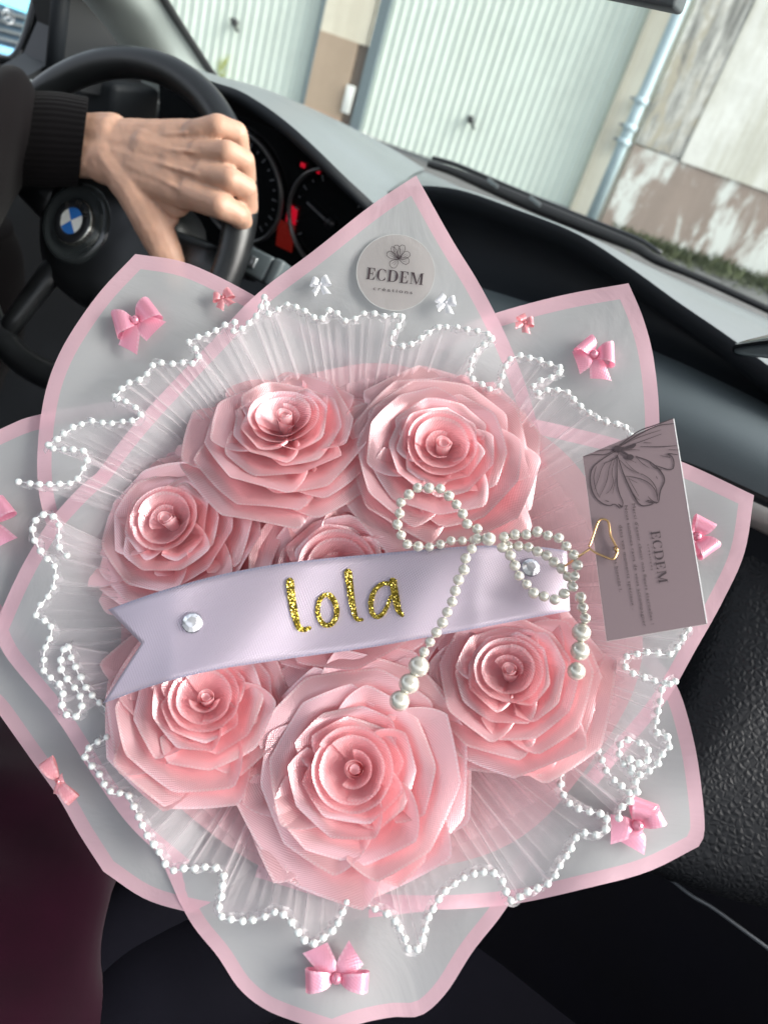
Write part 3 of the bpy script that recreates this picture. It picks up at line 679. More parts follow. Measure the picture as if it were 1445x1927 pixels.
# ------------------------------------------------------------------ printed marks (flat ink laid on paper)
def tri_poly(pts): return pts
def ecdem(mb, pos, org, dx, up, cap, width, lift, mi=0, bold=1.0):
    """high contrast serif capitals ECDEM drawn from strokes; org pixel of baseline start"""
    org = Vector(org); dx = Vector(dx).normalized(); up = Vector(up).normalized(); k = [0]
    adv = [0.78, 0.86, 0.96, 0.82, 1.12]; tot = sum(adv); sx = width / tot
    def P(x, y): q = org + dx * (x * sx) + up * (y * cap); return q
    def poly(pl):
        k[0] += 1; mb.add([pos(P(x, y).x, P(x, y).y, lift + k[0] * 0.000004) for x, y in pl], [tuple(range(len(pl)))], mi)
    def arc(cx, cy, rx, ry, a0, a1, th0, thm, n=14):
        for i in range(n):
            t0, t1 = i / n, (i + 1) / n; A, B = a0 + (a1 - a0) * t0, a0 + (a1 - a0) * t1
            w0 = th0 + (thm - th0) * abs(cos(A)) ** 1.5; w1 = th0 + (thm - th0) * abs(cos(B)) ** 1.5
            mb.add([pos(q.x, q.y, lift) for q in (P(cx + rx * cos(A), cy + ry * sin(A)), P(cx + rx * cos(B), cy + ry * sin(B)), P(cx + (rx - w1) * cos(B), cy + (ry - min(w1, 0.10)) * sin(B)), P(cx + (rx - w0) * cos(A), cy + (ry - min(w0, 0.10)) * sin(A)))], [(0, 1, 2, 3)], mi)
    T = 0.17 * bold; t = 0.045
    def E(x):
        poly([(x + 0.10, 0), (x + 0.10 + T, 0), (x + 0.10 + T, 1), (x + 0.10, 1)])
        for y in (0, 1 - t): poly([(x, y), (x + 0.62, y), (x + 0.62, y + t), (x, y + t)])
        poly([(x + 0.10 + T, 0.49), (x + 0.48, 0.49), (x + 0.48, 0.49 + t), (x + 0.10 + T, 0.49 + t)])
        poly([(x + 0.45, 0.36), (x + 0.49, 0.36), (x + 0.49, 0.66), (x + 0.45, 0.66)])
        poly([(x + 0.50, 0.04), (x + 0.62, 0.04), (x + 0.66, 0.30), (x + 0.63, 0.30)]); poly([(x + 0.50, 0.96), (x + 0.62, 0.96), (x + 0.65, 0.72), (x + 0.62, 0.72)])
    x = 0; E(x); x += adv[0]
    arc(x + 0.42, 0.5, 0.40, 0.52, radians(50), radians(310), 0.035, T + 0.02, 22); poly([(x + 0.66, 0.70), (x + 0.70, 0.70), (x + 0.70, 0.98), (x + 0.64, 0.88)]); poly([(x + 0.66, 0.30), (x + 0.70, 0.30), (x + 0.70, 0.05), (x + 0.62, 0.12)]); x += adv[1]
    poly([(x + 0.10, 0), (x + 0.10 + T, 0), (x + 0.10 + T, 1), (x + 0.10, 1)]); poly([(x, 0), (x + 0.42, 0), (x + 0.42, t), (x, t)]); poly([(x, 1 - t), (x + 0.42, 1 - t), (x + 0.42, 1), (x, 1)])
    arc(x + 0.42, 0.5, 0.42, 0.50, radians(-90), radians(90), t, T + 0.03, 18); x += adv[2]
    E(x); x += adv[3]
    poly([(x + 0.08, 0), (x + 0.125, 0), (x + 0.125, 1), (x + 0.08, 1)]); poly([(x, 0), (x + 0.22, 0), (x + 0.22, t), (x, t)]); poly([(x, 1 - t), (x + 0.24, 1 - t), (x + 0.24, 1), (x, 1)])
    poly([(x + 0.08, 1), (x + 0.28, 1), (x + 0.58, 0.08), (x + 0.50, 0.0)]); poly([(x + 0.50, 0), (x + 0.55, 0), (x + 0.86, 1), (x + 0.80, 1)])
    poly([(x + 0.80, 0), (x + 0.80 + T, 0), (x + 0.80 + T, 1), (x + 0.80, 1)]); poly([(x + 0.72, 0), (x + 1.06, 0), (x + 1.06, t), (x + 0.72, t)]); poly([(x + 0.80, 1 - t), (x + 1.06, 1 - t), (x + 1.06, 1), (x + 0.80, 1)])
def text_on(mb, s, pos, org, dx, up, width, size, lift, spacing=1.0, mi=0):
    cu = bpy.data.curves.new('t', 'FONT'); cu.body = s; cu.size = 1; cu.space_character = spacing; cu.resolution_u = 3
    ob = bpy.data.objects.new('t', cu); COL.objects.link(ob); dg = bpy.context.evaluated_depsgraph_get(); me = bpy.data.meshes.new_from_object(ob.evaluated_get(dg))
    vs = [v.co.copy() for v in me.vertices]; fs = [tuple(p.vertices) for p in me.polygons]
    bpy.data.objects.remove(ob); bpy.data.curves.remove(cu); bpy.data.meshes.remove(me)
    mx = max(v.x for v in vs); mn = min(v.x for v in vs); k = width / (mx - mn); org = Vector(org); dx = Vector(dx).normalized(); up = Vector(up).normalized()
    out = []
    for v in vs: q = org + dx * ((v.x - mn) * k) + up * (v.y * size); out.append(pos(q.x, q.y, lift))
    mb.add(out, fs, mi)

# ------------------------------------------------------------------ sticker on the top sheet
stc = (744.5, 512.8)
SB = SHH['B'] + 0.0012
def st_pos(px, py, lift): return Sh(px, py, SB + lift)[0]
sr = 73.5
v = []; nrg = 6
for k in range(nrg + 1):
    for i in range(48): a = 2 * pi * i / 48; v.append(st_pos(stc[0] + cos(a) * sr * max(k, 0.02) / nrg, stc[1] + sin(a) * sr * 0.975 * max(k, 0.02) / nrg, 0.0014 * 0 + 0.0016))
stk = obj('round_sticker', v, grid_faces(nrg + 1, 48, True), M['sticker'], wrap)
stk['label'] = 'round grey sticker printed with a line drawn flower and ECDEM créations'
ringp = [(stc[0] + cos(2 * pi * i / 60) * sr, stc[1] + sin(2 * pi * i / 60) * sr * 0.975) for i in range(60)]
mb = MB(); stroke_faces(ringp, [0.8], st_pos, 0.0019, mb, 72, 0, True); mb.obj('sticker_rim', M['sticker_rim'], stk)
mb = MB(); d = (865, 95); u_ = (95, -865)
ecdem(mb, st_pos, (689, 525), d, u_, 22, 109, 0.0020)
text_on(mb, 'créations', st_pos, (702, 545.5), d, u_, 74, 9.5, 0.0020, 1.35)
def bez(mb, pts, w_, pos, lift): stroke_faces(pts, w_, pos, lift, mb, None, 0, False, False)
fc = Vector((750, 488))
def petal2(mb, pos, c, ang, ln, wd, w_, lift, veins=3, sk=0.0):
    a = radians(ang); d = Vector((cos(a), -sin(a))); m = Vector((-d.y, d.x)); P = lambda x, y: (c + d * x * ln + m * y * wd)
    bez(mb, [P(0.05, 0), P(0.35, -0.35), P(0.75, -0.5), P(0.98, -0.28), P(1.0, 0.05), P(0.97, 0.3), P(0.72, 0.5), P(0.35, 0.32), P(0.05, 0)], [w_ * 0.7, w_, w_ * 1.2, w_], pos, lift)
    for q in range(veins):
        y = (q - (veins - 1) / 2) * 0.22; bez(mb, [P(0.2, y * 0.4), P(0.5, y * 1.1), P(0.78 + 0.06 * ((q * 7) % 3 - 1), y * 1.2 + 0.02)], [w_ * 0.3, w_ * 0.7, w_ * 0.3], pos, lift)
for ang, ln, wd in ((100, 27, 12), (72, 28, 12), (30, 24, 13), (150, 25, 13), (-12, 20, 14), (222, 20, 16), (118, 27, 9)): petal2(mb, st_pos, fc, ang, ln, wd, 0.9, 0.0021, 2)
for q in range(6):
    a = radians(40 + q * 20); bez(mb, [fc, fc + Vector((cos(a), -sin(a))) * 8], [1.2, 0.8, 1.8], st_pos, 0.0022)
mb.obj('sticker_print', M['ink'], stk)

# ------------------------------------------------------------------ printed card and its wire holder
CN = (BN + BR * -0.10 + BU * 0.10).normalized(); CP0 = W(1200, 1000, 0.062)
def card_pos(px, py, lift): return on_plane(px, py, CP0 + CN * lift, CN)
cq = [(1267, 787), (1330, 1174), (1141, 1207), (1096, 859)]
top = [card_pos(x, y, 0) for x, y in cq]; bot = [p - CN * 0.0005 for p in top]
card = obj('greeting_card', top + bot, [(0, 1, 2, 3), (7, 6, 5, 4), (0, 4, 5, 1), (1, 5, 6, 2), (2, 6, 7, 3), (3, 7, 4, 0)], [M['card'], M['card_edge']], smooth=False, fmat=[0, 0, 1, 1, 1, 1])
tag(card, 'mauve printed card with a line drawn flower and French thank you text', 'card')
mb = MB(); stroke_faces([(1267.0, 788), (1298, 980), (1329.5, 1173)], [1.8], card_pos, 0.0001, mb, 12, 0, False, False); mb.obj('cut_edge', M['card_edge'], card)
ob_ = lambda pts: z2(3.959, 1080, 780, pts)
LI = 0.0003
mb = MB(); dd = (0.155, 0.988); uu = (0.988, -0.155)
ecdem(mb, card_pos, ob_([(570, 872)])[0], dd, uu, 17, 101, LI, bold=0.85)
text_on(mb, 'créations', card_pos, ob_([(543, 968)])[0], dd, uu, 49, 6.3, LI, 1.5)
for s, p, wl, sz in (("Merci d'avoir choisi nos fleurs éternelles !", (430, 666), 230, 8.8), ('Nous sommes ravis de vous accompagner', (374, 680), 230, 8.8), ('dans vos moments spéciaux .', (334, 826), 160, 8.8), ('A très bientôt !.', (282, 985), 86, 8.8)):
    text_on(mb, s, card_pos, ob_([p])[0], dd, uu, wl, sz, LI, 1.12)
mb.obj('printed_text', M['ink'], card)
mb = MB()
FL = [
 ([(318, 265), (200, 340), (135, 400), (118, 480), (130, 560), (160, 620), (215, 665), (270, 680), (300, 665), (340, 700), (352, 690), (325, 665), (362, 690)], 9),
 ([(318, 300), (318, 420), (320, 520), (340, 600), (362, 650), (358, 685)], 9), ([(320, 300), (370, 450), (430, 580), (470, 650), (505, 680), (560, 675), (590, 665), (545, 650)], 10),
 ([(590, 665), (560, 640), (530, 648)], 7), ([(455, 310), (560, 350), (640, 420), (672, 490), (640, 570), (628, 650), (600, 660), (575, 640)], 10), ([(590, 375), (720, 412), (742, 360), (725, 310), (690, 290), (770, 300)], 9),
 ([(65, 313), (140, 298), (235, 298), (300, 262)], 7), ([(300, 262), (210, 265), (150, 280)], 5), ([(325, 240), (470, 130), (600, 80), (735, 30)], 10), ([(330, 245), (480, 150), (620, 85), (740, 68)], 9), ([(345, 235), (480, 170), (645, 115)], 5), ([(360, 250), (500, 200), (650, 145)], 5),
 ([(515, 210), (575, 212)], 5), ([(490, 238), (620, 240), (768, 232)], 6), ([(340, 270), (420, 262), (488, 265)], 5), ([(700, 262), (780, 265)], 5), ([(690, 292), (720, 320), (640, 305)], 5),
 ([(165, 385), (145, 470), (165, 570), (190, 620)], 6), ([(240, 350), (205, 400), (180, 480), (150, 560)], 5), ([(290, 320), (260, 400), (240, 500), (190, 610)], 5), ([(300, 330), (280, 430), (290, 500), (270, 560), (238, 590)], 5), ([(305, 480), (295, 540), (285, 590)], 4),
 ([(340, 340), (400, 400), (480, 440)], 5), ([(380, 350), (440, 410), (505, 450)], 4), ([(380, 460), (460, 470), (540, 500), (600, 560), (622, 640)], 7), ([(500, 440), (560, 480), (605, 540), (620, 610)], 7), ([(395, 470), (430, 490), (470, 510)], 4), ([(405, 480), (440, 540), (480, 610)], 5),
 ([(560, 355), (590, 395), (650, 410), (640, 430)], 6), ([(610, 460), (618, 480)], 6), ([(460, 315), (500, 360), (560, 400)], 5), ([(230, 642), (258, 648)], 7), ([(190, 450), (182, 475)], 5), ([(440, 590), (470, 630), (490, 640)], 5), ([(550, 610), (580, 645), (625, 655)], 7),
 ([(300, 262), (330, 290), (300, 330), (220, 365)], 6), ([(360, 320), (420, 340), (460, 360)], 4)]
for i, (p, w_) in enumerate(FL): bez(mb, ob_(p), [w_ / 3.959 * 0.6, w_ / 3.959, w_ / 3.959 * 0.6], card_pos, LI + i * 0.000006)
def blob(c, rx, ry, rot, k):
    a = radians(rot); pts = []
    for i in range(16):
        t = 2 * pi * i / 16; x, y = rx * cos(t), ry * sin(t); pts.append(ob_([(c[0] + x * cos(a) - y * sin(a), c[1] + x * sin(a) + y * cos(a))])[0])
    mb.add([card_pos(x, y, LI + 0.0003 + k * 0.00001) for x, y in pts], [tuple(range(16))])
blob((325, 255), 32, 24, 20, 0); blob((435, 235), 30, 15, -35, 1); blob((415, 318), 28, 22, 0, 2); blob((370, 285), 22, 10, 30, 3)
bez(mb, ob_([(330, 250), (390, 250), (430, 238)]), [5, 4], card_pos, LI + 0.00034); bez(mb, ob_([(330, 260), (380, 290), (410, 312)]), [5, 4], card_pos, LI + 0.00035)
mb.obj('printed_flower', M['ink'], card)
hw = ob_([(110, 985), (135, 920), (178, 800), (215, 780), (250, 795), (262, 840), (270, 900), (300, 960), (322, 1010), (305, 1060), (280, 1078), (215, 1055), (150, 1025), (118, 1000)])
hp = [card_pos(x, y, 0.0018) for x, y in hw]
stem = [W(1040, 1075, 0.020), W(1064, 1064, 0.048)] + [hp[-1] * 0.98 + hp[0] * 0.02]
cwh = tube('wire_card_holder', [hp[0]] + catmull(hp, 60)[1:-1] + [hp[-1]], 0.00055, M['gold'], None, 8); tag(cwh, 'gold wire bent into a heart clipping the mauve card', 'card holder')
tube('stem', stem, 0.00055, M['gold'], cwh, 8)
tube('tip', [card_pos(1158, 1030, 0.0018), card_pos(1160, 1037, 0.0026)], 0.0010, M['gold'], cwh, 8)

# ------------------------------------------------------------------ little satin bows glued on the sheets
def ribbon_strip(name, pts, widv, mt, parent, n=24, nv=7, curl=0.0, width=None):
    """pts: centre line Vectors; widv: width direction per control point (Vector length = half width)"""
    P = catu(pts, n); Wd = catu(widv, n); V = []; UV = []; E = []; L_ = plen(P)
    for j in range(nv):
        v = j / (nv - 1) * 2 - 1
        for i in range(n):
            V.append(P[i] + Wd[i] * v + BN * curl * (1 - v * v)); UV.append((L_ * i / (n - 1), (v + 1) * Wd[i].length)); E.append((1 - abs(v)) * Wd[i].length)
    o = obj(name, V, grid_faces(nv, n), mt, parent, UV); add_edge(o, E); return o
def bow(px, py, base, spec, mt, label, k=1.0):
    """spec: list of (type, dx, dy, halfwidth) in pixels: loops and tails leave the knot towards (dx,dy)"""
    c, h0 = Sh(px, py, base + 0.003); mpp = (-(c - CAM).dot(CZ)) / FPX
    kv, kf = lathe_data(c + BN * 0.002 * k, BN, [(0.0004, 0.0034 * k), (0.0018 * k, 0.0030 * k), (0.0026 * k, 0.0014 * k), (0.0024 * k, -0.0004), (0.0008, -0.0012)], 12); root = obj('satin_bow', kv, kf, mt, wrap, [(v_.dot(BR), v_.dot(BU)) for v_ in kv]); add_edge(root, [0.01] * len(kv))
    root['label'] = label; off = None
    def D(dx, dy): return (CX * dx - CY * dy) * mpp
    for (ty, dx, dy, hw) in spec:
        d = D(dx, dy); d = d - BN * d.dot(BN); s = Vector((BN.cross(d))).normalized(); w_ = s * hw * mpp
        if ty == 'loop':
            hgt = BN * 0.006 * k
            pts = [c, c + d * 0.35 + hgt * 1.0, c + d * 0.8 + hgt * 1.15, c + d * 1.0 + hgt * 0.45, c + d * 0.85 - hgt * 0.15, c + d * 0.4 - hgt * 0.2, c]
            ws = [w_ * 0.18, w_ * 0.75, w_ * 1.0, w_ * 1.0, w_ * 0.95, w_ * 0.6, w_ * 0.18]
            ribbon_strip('bow_loop', pts, ws, mt, root, 30)
        else:
            pts = [c + BN * 0.0005, c + d * 0.4 + BN * 0.0025 * k, c + d * 1.0 + BN * 0.0012]; ww = [w_ * 0.2, w_ * 0.75, w_ * 1.0 + d * 0.12]
            ribbon_strip('bow_tail', pts, ww, mt, root, 16, curl=0.0008)
bow(258, 607, SHH['A'], [('loop', -38, 14, 26), ('loop', 36, -28, 24), ('tail', -10, 62, 20), ('tail', 40, 22, 26)], M['bow'], 'pink satin bow on the upper left sheet')
bow(420, 562, SHH['A'], [('loop', -18, 0, 9), ('loop', 17, -12, 11), ('tail', -4, 26, 8), ('tail', 19, 16, 8)], M['bow_salmon'], 'tiny pink bow at the right border of the upper left sheet', 0.45)
bow(603, 536, SHH['B'], [('loop', -17, -5, 9), ('loop', 17, -8, 10), ('tail', -12, 22, 6), ('tail', 14, 24, 7)], M['bow_white'], 'tiny white bow left of the round sticker', 0.45)
bow(838, 571, SHH['B'], [('loop', -14, -12, 10), ('loop', 19, -3, 9), ('tail', -16, 14, 7), ('tail', 8, 26, 7)], M['bow_white'], 'tiny white bow right of the round sticker', 0.45)
bow(986, 609, SHH['C'], [('loop', -8, -16, 8), ('loop', 17, -1, 9), ('tail', -18, 7, 7), ('tail', 2, 24, 8)], M['bow_salmon'], 'tiny salmon bow at the left border of the upper right sheet', 0.45)
bow(1115, 671, SHH['C'], [('loop', -22, -26, 20), ('loop', 38, 2, 22), ('tail', -34, 16, 24), ('tail', 10, 52, 19)], M['bow'], 'pink satin bow on the upper right sheet')
bow(1308, 1012, SHH['D'], [('loop', 20, -36, 20), ('loop', 22, 34, 22), ('tail', -20, 30, 18), ('tail', -30, -20, 18)], M['bow'], 'pink satin bow half hidden behind the mauve card', 0.9)
bow(1196, 1552, SHH['E'] + 0.003, [('loop', 16, -48, 26), ('loop', 46, -22, 18), ('tail', -50, 8, 26), ('tail', -12, 42, 24)], M['bow'], 'pink satin bow at the lower right corner sheet', 1.1)
bow(634, 1838, SHH['F'] + 0.002, [('loop', -58, 3, 19), ('loop', 60, 6, 17), ('tail', -42, -52, 24), ('tail', 36, -44, 24)], M['bow'], 'pink satin bow with upturned tails on the bottom sheet', 1.0)
bow(-22, 985, SHH['H'] + 0.004, [('loop', 40, -38, 22), ('loop', -40, 0, 22), ('tail', 42, 42, 22), ('tail', -20, 50, 22)], M['bow'], 'pink satin bow cut by the left edge of the photo', 1.0)
bow(112, 1470, SHH['I'], [('loop', -28, -40, 14), ('loop', 34, 36, 12), ('tail', 10, -6, 10), ('tail', 4, 24, 10)], M['bow_salmon'], 'pink bow seen edge on at the lower left of the wrapping', 0.5)
# ================================================================== CAR
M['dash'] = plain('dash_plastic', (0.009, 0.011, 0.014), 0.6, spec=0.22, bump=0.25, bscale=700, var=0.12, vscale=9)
M['dash_top'] = plain('dash_top_pad_sky_sheen', (0.145, 0.165, 0.175), 0.38, spec=0.6, bump=0.2, bscale=600, var=0.08, vscale=5)  # black pad; sky reflection at a low angle put into the paler colour
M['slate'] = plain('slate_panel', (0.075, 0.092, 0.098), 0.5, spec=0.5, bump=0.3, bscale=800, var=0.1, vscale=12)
M['trim'] = plain('beige_trim', (0.30, 0.28, 0.26), 0.35, spec=0.5, metal=0.3)
M['black'] = plain('black_plastic', (0.012, 0.013, 0.015), 0.4, spec=0.5)
M['gloss'] = plain('gloss_black', (0.008, 0.009, 0.010), 0.12, spec=0.5)
M['wheel'] = plain('wheel_leather', (0.008, 0.009, 0.010), 0.36, spec=0.5, bump=0.2, bscale=900, var=0.15, vscale=40)
M['pillar'] = plain('pillar_trim', (0.40, 0.44, 0.42), 0.6, bump=0.15, bscale=900)
M['rubber'] = plain('rubber', (0.012, 0.012, 0.013), 0.6)
M['seat_ring'] = plain('dished_ring', (0.03, 0.035, 0.036), 0.2, spec=0.6, coat=0.5)
M['leather'] = plain('grained_leather', (0.011, 0.012, 0.014), 0.5, spec=0.25, bump=0.5, bscale=170, voro=True)
lm = M['leather'].node_tree
for nd in [x for x in lm.nodes if x.type == 'TEX_VORONOI']:
    nd.feature = 'DISTANCE_TO_EDGE'; nd.inputs['Scale'].default_value = 190
for nd in [x for x in lm.nodes if x.type == 'BUMP']:
    mr = lm.nodes.new('ShaderNodeMapRange'); mr.inputs['From Max'].default_value = 0.48; mr.interpolation_type = 'SMOOTHSTEP'
    src = nd.inputs['Height'].links[0].from_node; lm.links.new(src.outputs['Distance'], mr.inputs[0]); lm.links.new(mr.outputs[0], nd.inputs['Height']); nd.invert = False; nd.inputs['Strength'].default_value = 0.7; nd.inputs['Distance'].default_value = 0.0009
M['seat'] = plain('black_cloth', (0.003, 0.003, 0.005), 0.85, spec=0.04, bump=0.3, bscale=900, var=0.25, vscale=8)
M['piping'] = plain('grey_piping', (0.08, 0.09, 0.10), 0.5)
M['maroon'] = plain('maroon_cloth', (0.013, 0.0015, 0.006), 0.9, spec=0.04, bump=0.3, bscale=1500, var=0.2, vscale=25, sheen=0.1)
M['hoodie'] = plain('black_knit', (0.005, 0.004, 0.0045), 0.95, spec=0.08, bump=0.4, bscale=1600, sheen=0.03, var=0.15, vscale=20)
M['skin'] = plain('skin', (0.45, 0.265, 0.19), 0.48, spec=0.4, bump=0.25, bscale=500, var=0.10, vscale=45, sub=0.25)
M['gauge_ring'] = plain('gauge_ring', (0.20, 0.20, 0.20), 0.3, metal=0.6)
M['tick'] = plain('gauge_tick', (0.16, 0.17, 0.18), 0.5)
M['red'] = plain('red_warning', (0.3, 0.0, 0.01), 0.4, emit=(1.0, 0.01, 0.04), es=0.15)
M['red_dim'] = plain('red_display', (0.10, 0.006, 0.006), 0.4, emit=(1.0, 0.05, 0.03), es=0.03)
M['glass'] = glass_pane('clear_glass')
M['steel'] = plain('grey_steel', (0.35, 0.37, 0.38), 0.3, metal=0.8)
M['em_white'] = plain('emblem_white', (0.75, 0.76, 0.72), 0.25, coat=0.5)
M['em_blue'] = plain('emblem_blue', (0.03, 0.16, 0.50), 0.25, coat=0.5)
M['em_ring'] = plain('emblem_ring', (0.55, 0.55, 0.50), 0.18, metal=0.95)
car = empty('car', (0, 1.0, 0.3), 'black car interior with dashboard and windscreen, seen from the passenger seat', 'car')

# dashboard: rows of the pad lie on real planes across the car
def xrow(pts, y, n=40, yc=0.0):
    P = catmull([on_y(px, py, y) for px, py in pts], n)
    return P
basel = [(150, 70), (330, 125), (412, 152), (500, 172), (560, 192), (620, 214), (670, 238), (735, 272), (800, 306), (900, 350), (1000, 392), (1100, 432), (1200, 476), (1300, 520), (1445, 580), (1650, 665)]
cow = [on_y(px, py, 1.42 - 0.10 * abs((px - 900) / 900) ** 2) for px, py in basel]; cow = catmull(cow, 60)
# hood over the dials
hoodc = [(330, 128), (405, 155), (450, 170), (500, 200), (550, 238), (600, 284), (650, 333), (690, 370), (712, 392)]
hood = catmull([on_y(px, py, 0.80 - 0.05 * sin(pi * i / 8)) for i, (px, py) in enumerate(hoodc)], 30)
hback = catmull([on_y(px, py + 6, 1.40) for px, py in [(330, 122), (412, 152), (500, 174), (560, 192), (620, 214), (670, 238), (735, 272), (780, 300), (800, 312)]], 30)
rows = []
for k in range(9):
    t = k / 8; r = []
    for i in range(30):
        p = hood[i].lerp(hback[i], t); p = p + Vector((0, 0, 0.012 * sin(pi * min(1, t * 1.0)) * (1 - 0.3 * t))); r.append(p)
    rows.append(r)
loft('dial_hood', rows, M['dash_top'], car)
lip = [[p + Vector((0, 0, 0)) for p in hood], [p + Vector((0, -0.006, -0.004)) for p in hood], [p + Vector((0, -0.004, -0.012)) for p in hood], [p + Vector((0, 0.02, -0.018)) for p in hood], [p + Vector((0, 0.06, -0.028)) for p in hood], [p + Vector((0, 0.115, -0.042)) for p in hood]]
loft('hood_lip', lip, M['dash'], car)
# passenger side pad
crest = catmull([on_y(px, py, y) for px, py, y in [(712, 366, 0.88), (780, 350, 0.90), (863, 357, 0.89), (974, 395, 0.87), (1086, 440, 0.85), (1185, 503, 0.83), (1272, 566, 0.81), (1360, 626, 0.79), (1445, 688, 0.77), (1600, 800, 0.75)]], 40)
cback = catmull([on_y(px, py + 10, 1.38) for px, py in [(770, 306), (800, 313), (900, 358), (1000, 400), (1100, 440), (1200, 482), (1300, 528), (1445, 590), (1650, 680)]], 40)
rows = []
for k in range(9):
    t = k / 8; rows.append([crest[i].lerp(cback[i], t) + Vector((0, 0, 0.006 * sin(pi * t) * (1 - t))) for i in range(40)])
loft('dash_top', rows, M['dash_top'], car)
r2 = catmull([on_y(px, py, y) for px, py, y in [(680, 480, 0.86), (900, 540, 0.86), (1100, 605, 0.85), (1231, 661, 0.83), (1302, 692, 0.82), (1445, 762, 0.80), (1600, 850, 0.78)]], 40)
under = [crest, [crest[i] + Vector((0, -0.004, -0.006)) for i in range(40)], [crest[i] + Vector((0, 0.010, -0.022)) for i in range(40)], [crest[i].lerp(r2[i], 0.5) + Vector((0, 0.05, 0)) for i in range(40)], [r2[i] + Vector((0, 0.015, 0.004)) for i in range(40)], r2]
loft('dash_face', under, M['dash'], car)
r3 = catmull([on_y(px, py, y) for px, py, y in [(640, 720, 0.74), (900, 770, 0.73), (1100, 815, 0.72), (1281, 866, 0.70), (1413, 922, 0.68), (1600, 1010, 0.66)]], 40)
sl_ = [r2]
for k in range(1, 8):
    t = k / 8; sl_.append([r2[i].lerp(r3[i], t) + Vector((0, -0.030 * sin(pi * t), 0.012 * sin(pi * t))) for i in range(40)])
sl_.append(r3); loft('glovebox_panel', sl_, M['slate'], car)
gap = [r3, [p + Vector((0, 0.012, -0.004)) for p in r3], [p + Vector((0, -0.002, -0.008)) for p in r3]]; loft('panel_gap', gap, M['black'], car)
tr_ = [[p + Vector((0, -0.004, -0.007)) for p in r3], [p + Vector((0, -0.012, -0.012)) for p in r3], [p + Vector((0, -0.011, -0.024)) for p in r3], [p + Vector((0, 0.0, -0.030)) for p in r3]]; loft('trim_strip', tr_, M['trim'], car)
low = [[p + Vector((0, 0.004, -0.028)) for p in r3], [p + Vector((0, 0.03, -0.20)) for p in r3], [p + Vector((0, 0.15, -0.42)) for p in r3]]; loft('lower_dash', low, M['dash'], car)
# instrument cluster set back under the hood
KY = 0.93
def kp(px, py, d=0.0): return on_plane(px, py, Vector((0, KY - d, 0.9)), Vector((0, 1, 0.18)).normalized())
kn = (Vector((0, -1, -0.18))).normalized(); kn = -Vector((0, 1, 0.18)).normalized()
cl = obj('instrument_cluster', [kp(*q_) for q_ in [(300, 150), (405, 164), (450, 180), (500, 210), (550, 249), (600, 295), (650, 344), (705, 392), (760, 470), (760, 640), (430, 560), (300, 480)]], [tuple(range(12))], M['gloss'], car, smooth=False)
def gauge(cx, cy, rpx, nticks, a0, a1, skip=()):
    c = kp(cx, cy, 0.004); e = kp(cx + 8, cy, 0.004); mpp = (e - c).length / 8
    r = rpx * mpp; ux = (kp(cx + 10, cy + 3.5, 0.004) - c).normalized(); ux = (ux - kn * ux.dot(kn)).normalized(); uy = kn.cross(ux); 
    if uy.z < 0: uy = -uy
    v, f = lathe_data(c, kn, [(r, 0.0), (r, 0.004), (r * 0.965, 0.006), (r * 0.93, 0.004), (r * 0.93, 0)], 56)
    g = obj('gauge_ring', v, f, M['gauge_ring'], cl)
    mb = MB()
    for i in range(nticks):
        a = a0 + (a1 - a0) * i / (nticks - 1); d = ux * cos(a) + uy * sin(a); s = kn.cross(d); L_ = r * (0.10 if i % 2 == 0 else 0.05)
        mb.box(c + d * r * 0.80 + kn * 0.001, d * L_ / 2, s * r * 0.014, kn * 0.0005)
    mb.obj('tick_mark', M['tick'], g)
    return c, r, ux, uy, g
c, r, ux, uy, g = gauge(452, 352, 78, 24, radians(-50), radians(230))
c, r, ux, uy, g = gauge(622, 420, 80, 15, radians(-30), radians(210))
d = (ux * -0.9 + uy * 0.42).normalized(); mb = MB(); mb.box(c + d * r * 0.30 + kn * 0.003, d * r * 0.30, kn.cross(d) * r * 0.02, kn * 0.0007); mb.obj('needle', M['tick'], g)
v, f = lathe_data(c, kn, [(r * 0.10, 0), (r * 0.10, 0.005), (0.0003, 0.006)], 16); obj('needle_hub', v, f, M['black'], g)
def lamp(px, py, w_, h_, m, nm):
    c = kp(px, py, 0.003); e = kp(px + 8, py, 0.003); mpp = (e - c).length / 8; ux = Vector((1, 0, 0)); uy = kn.cross(ux); uy = uy if uy.z > 0 else -uy
    mb = MB(); mb.box(c, ux * w_ * mpp / 2, uy * h_ * mpp / 2, kn * 0.001); return mb.obj(nm, m, cl, bevel=0.0012)
lamp(570, 311, 9, 7, M['red'], 'warning_light'); lamp(599, 322, 6, 8, M['red'], 'warning_light')
lamp(549, 404, 18, 26, M['red'], 'warning_light')
o = lamp(537, 444, 30, 40, M['red_dim'], 'display'); 
mb = MB()
for i in range(3):
    for j in ((0, 2) if i != 1 else (0, 1, 2)):
        c = kp(528 + j * 8 + i * 1, 428 + i * 11 + j * 3, 0.0048); mb.box(c, Vector((0.0022, 0, 0)), Vector((0, 0, 0.0024)), kn * 0.0003)
mb.obj('display_digit', M['red_dim'], o)
tr2 = catmull([kp(430, 440, 0.03), kp(470, 462, 0.03), kp(520, 492, 0.03), kp(580, 522, 0.03), (kp(660, 566, 0.03))], 20); tube('cluster_trim', tr2, 0.003, M['gauge_ring'], cl, 8)
col_ = [catmull([on_y(430, 455, 0.90), on_y(520, 505, 0.90), on_y(640, 575, 0.90)], 10), catmull([on_y(420, 480, 0.78), on_y(520, 535, 0.78), on_y(640, 610, 0.78)], 10), catmull([on_y(400, 640, 0.74), on_y(520, 700, 0.74), on_y(640, 760, 0.74)], 10)]
loft('knee_panel', col_, M['dash'], car)

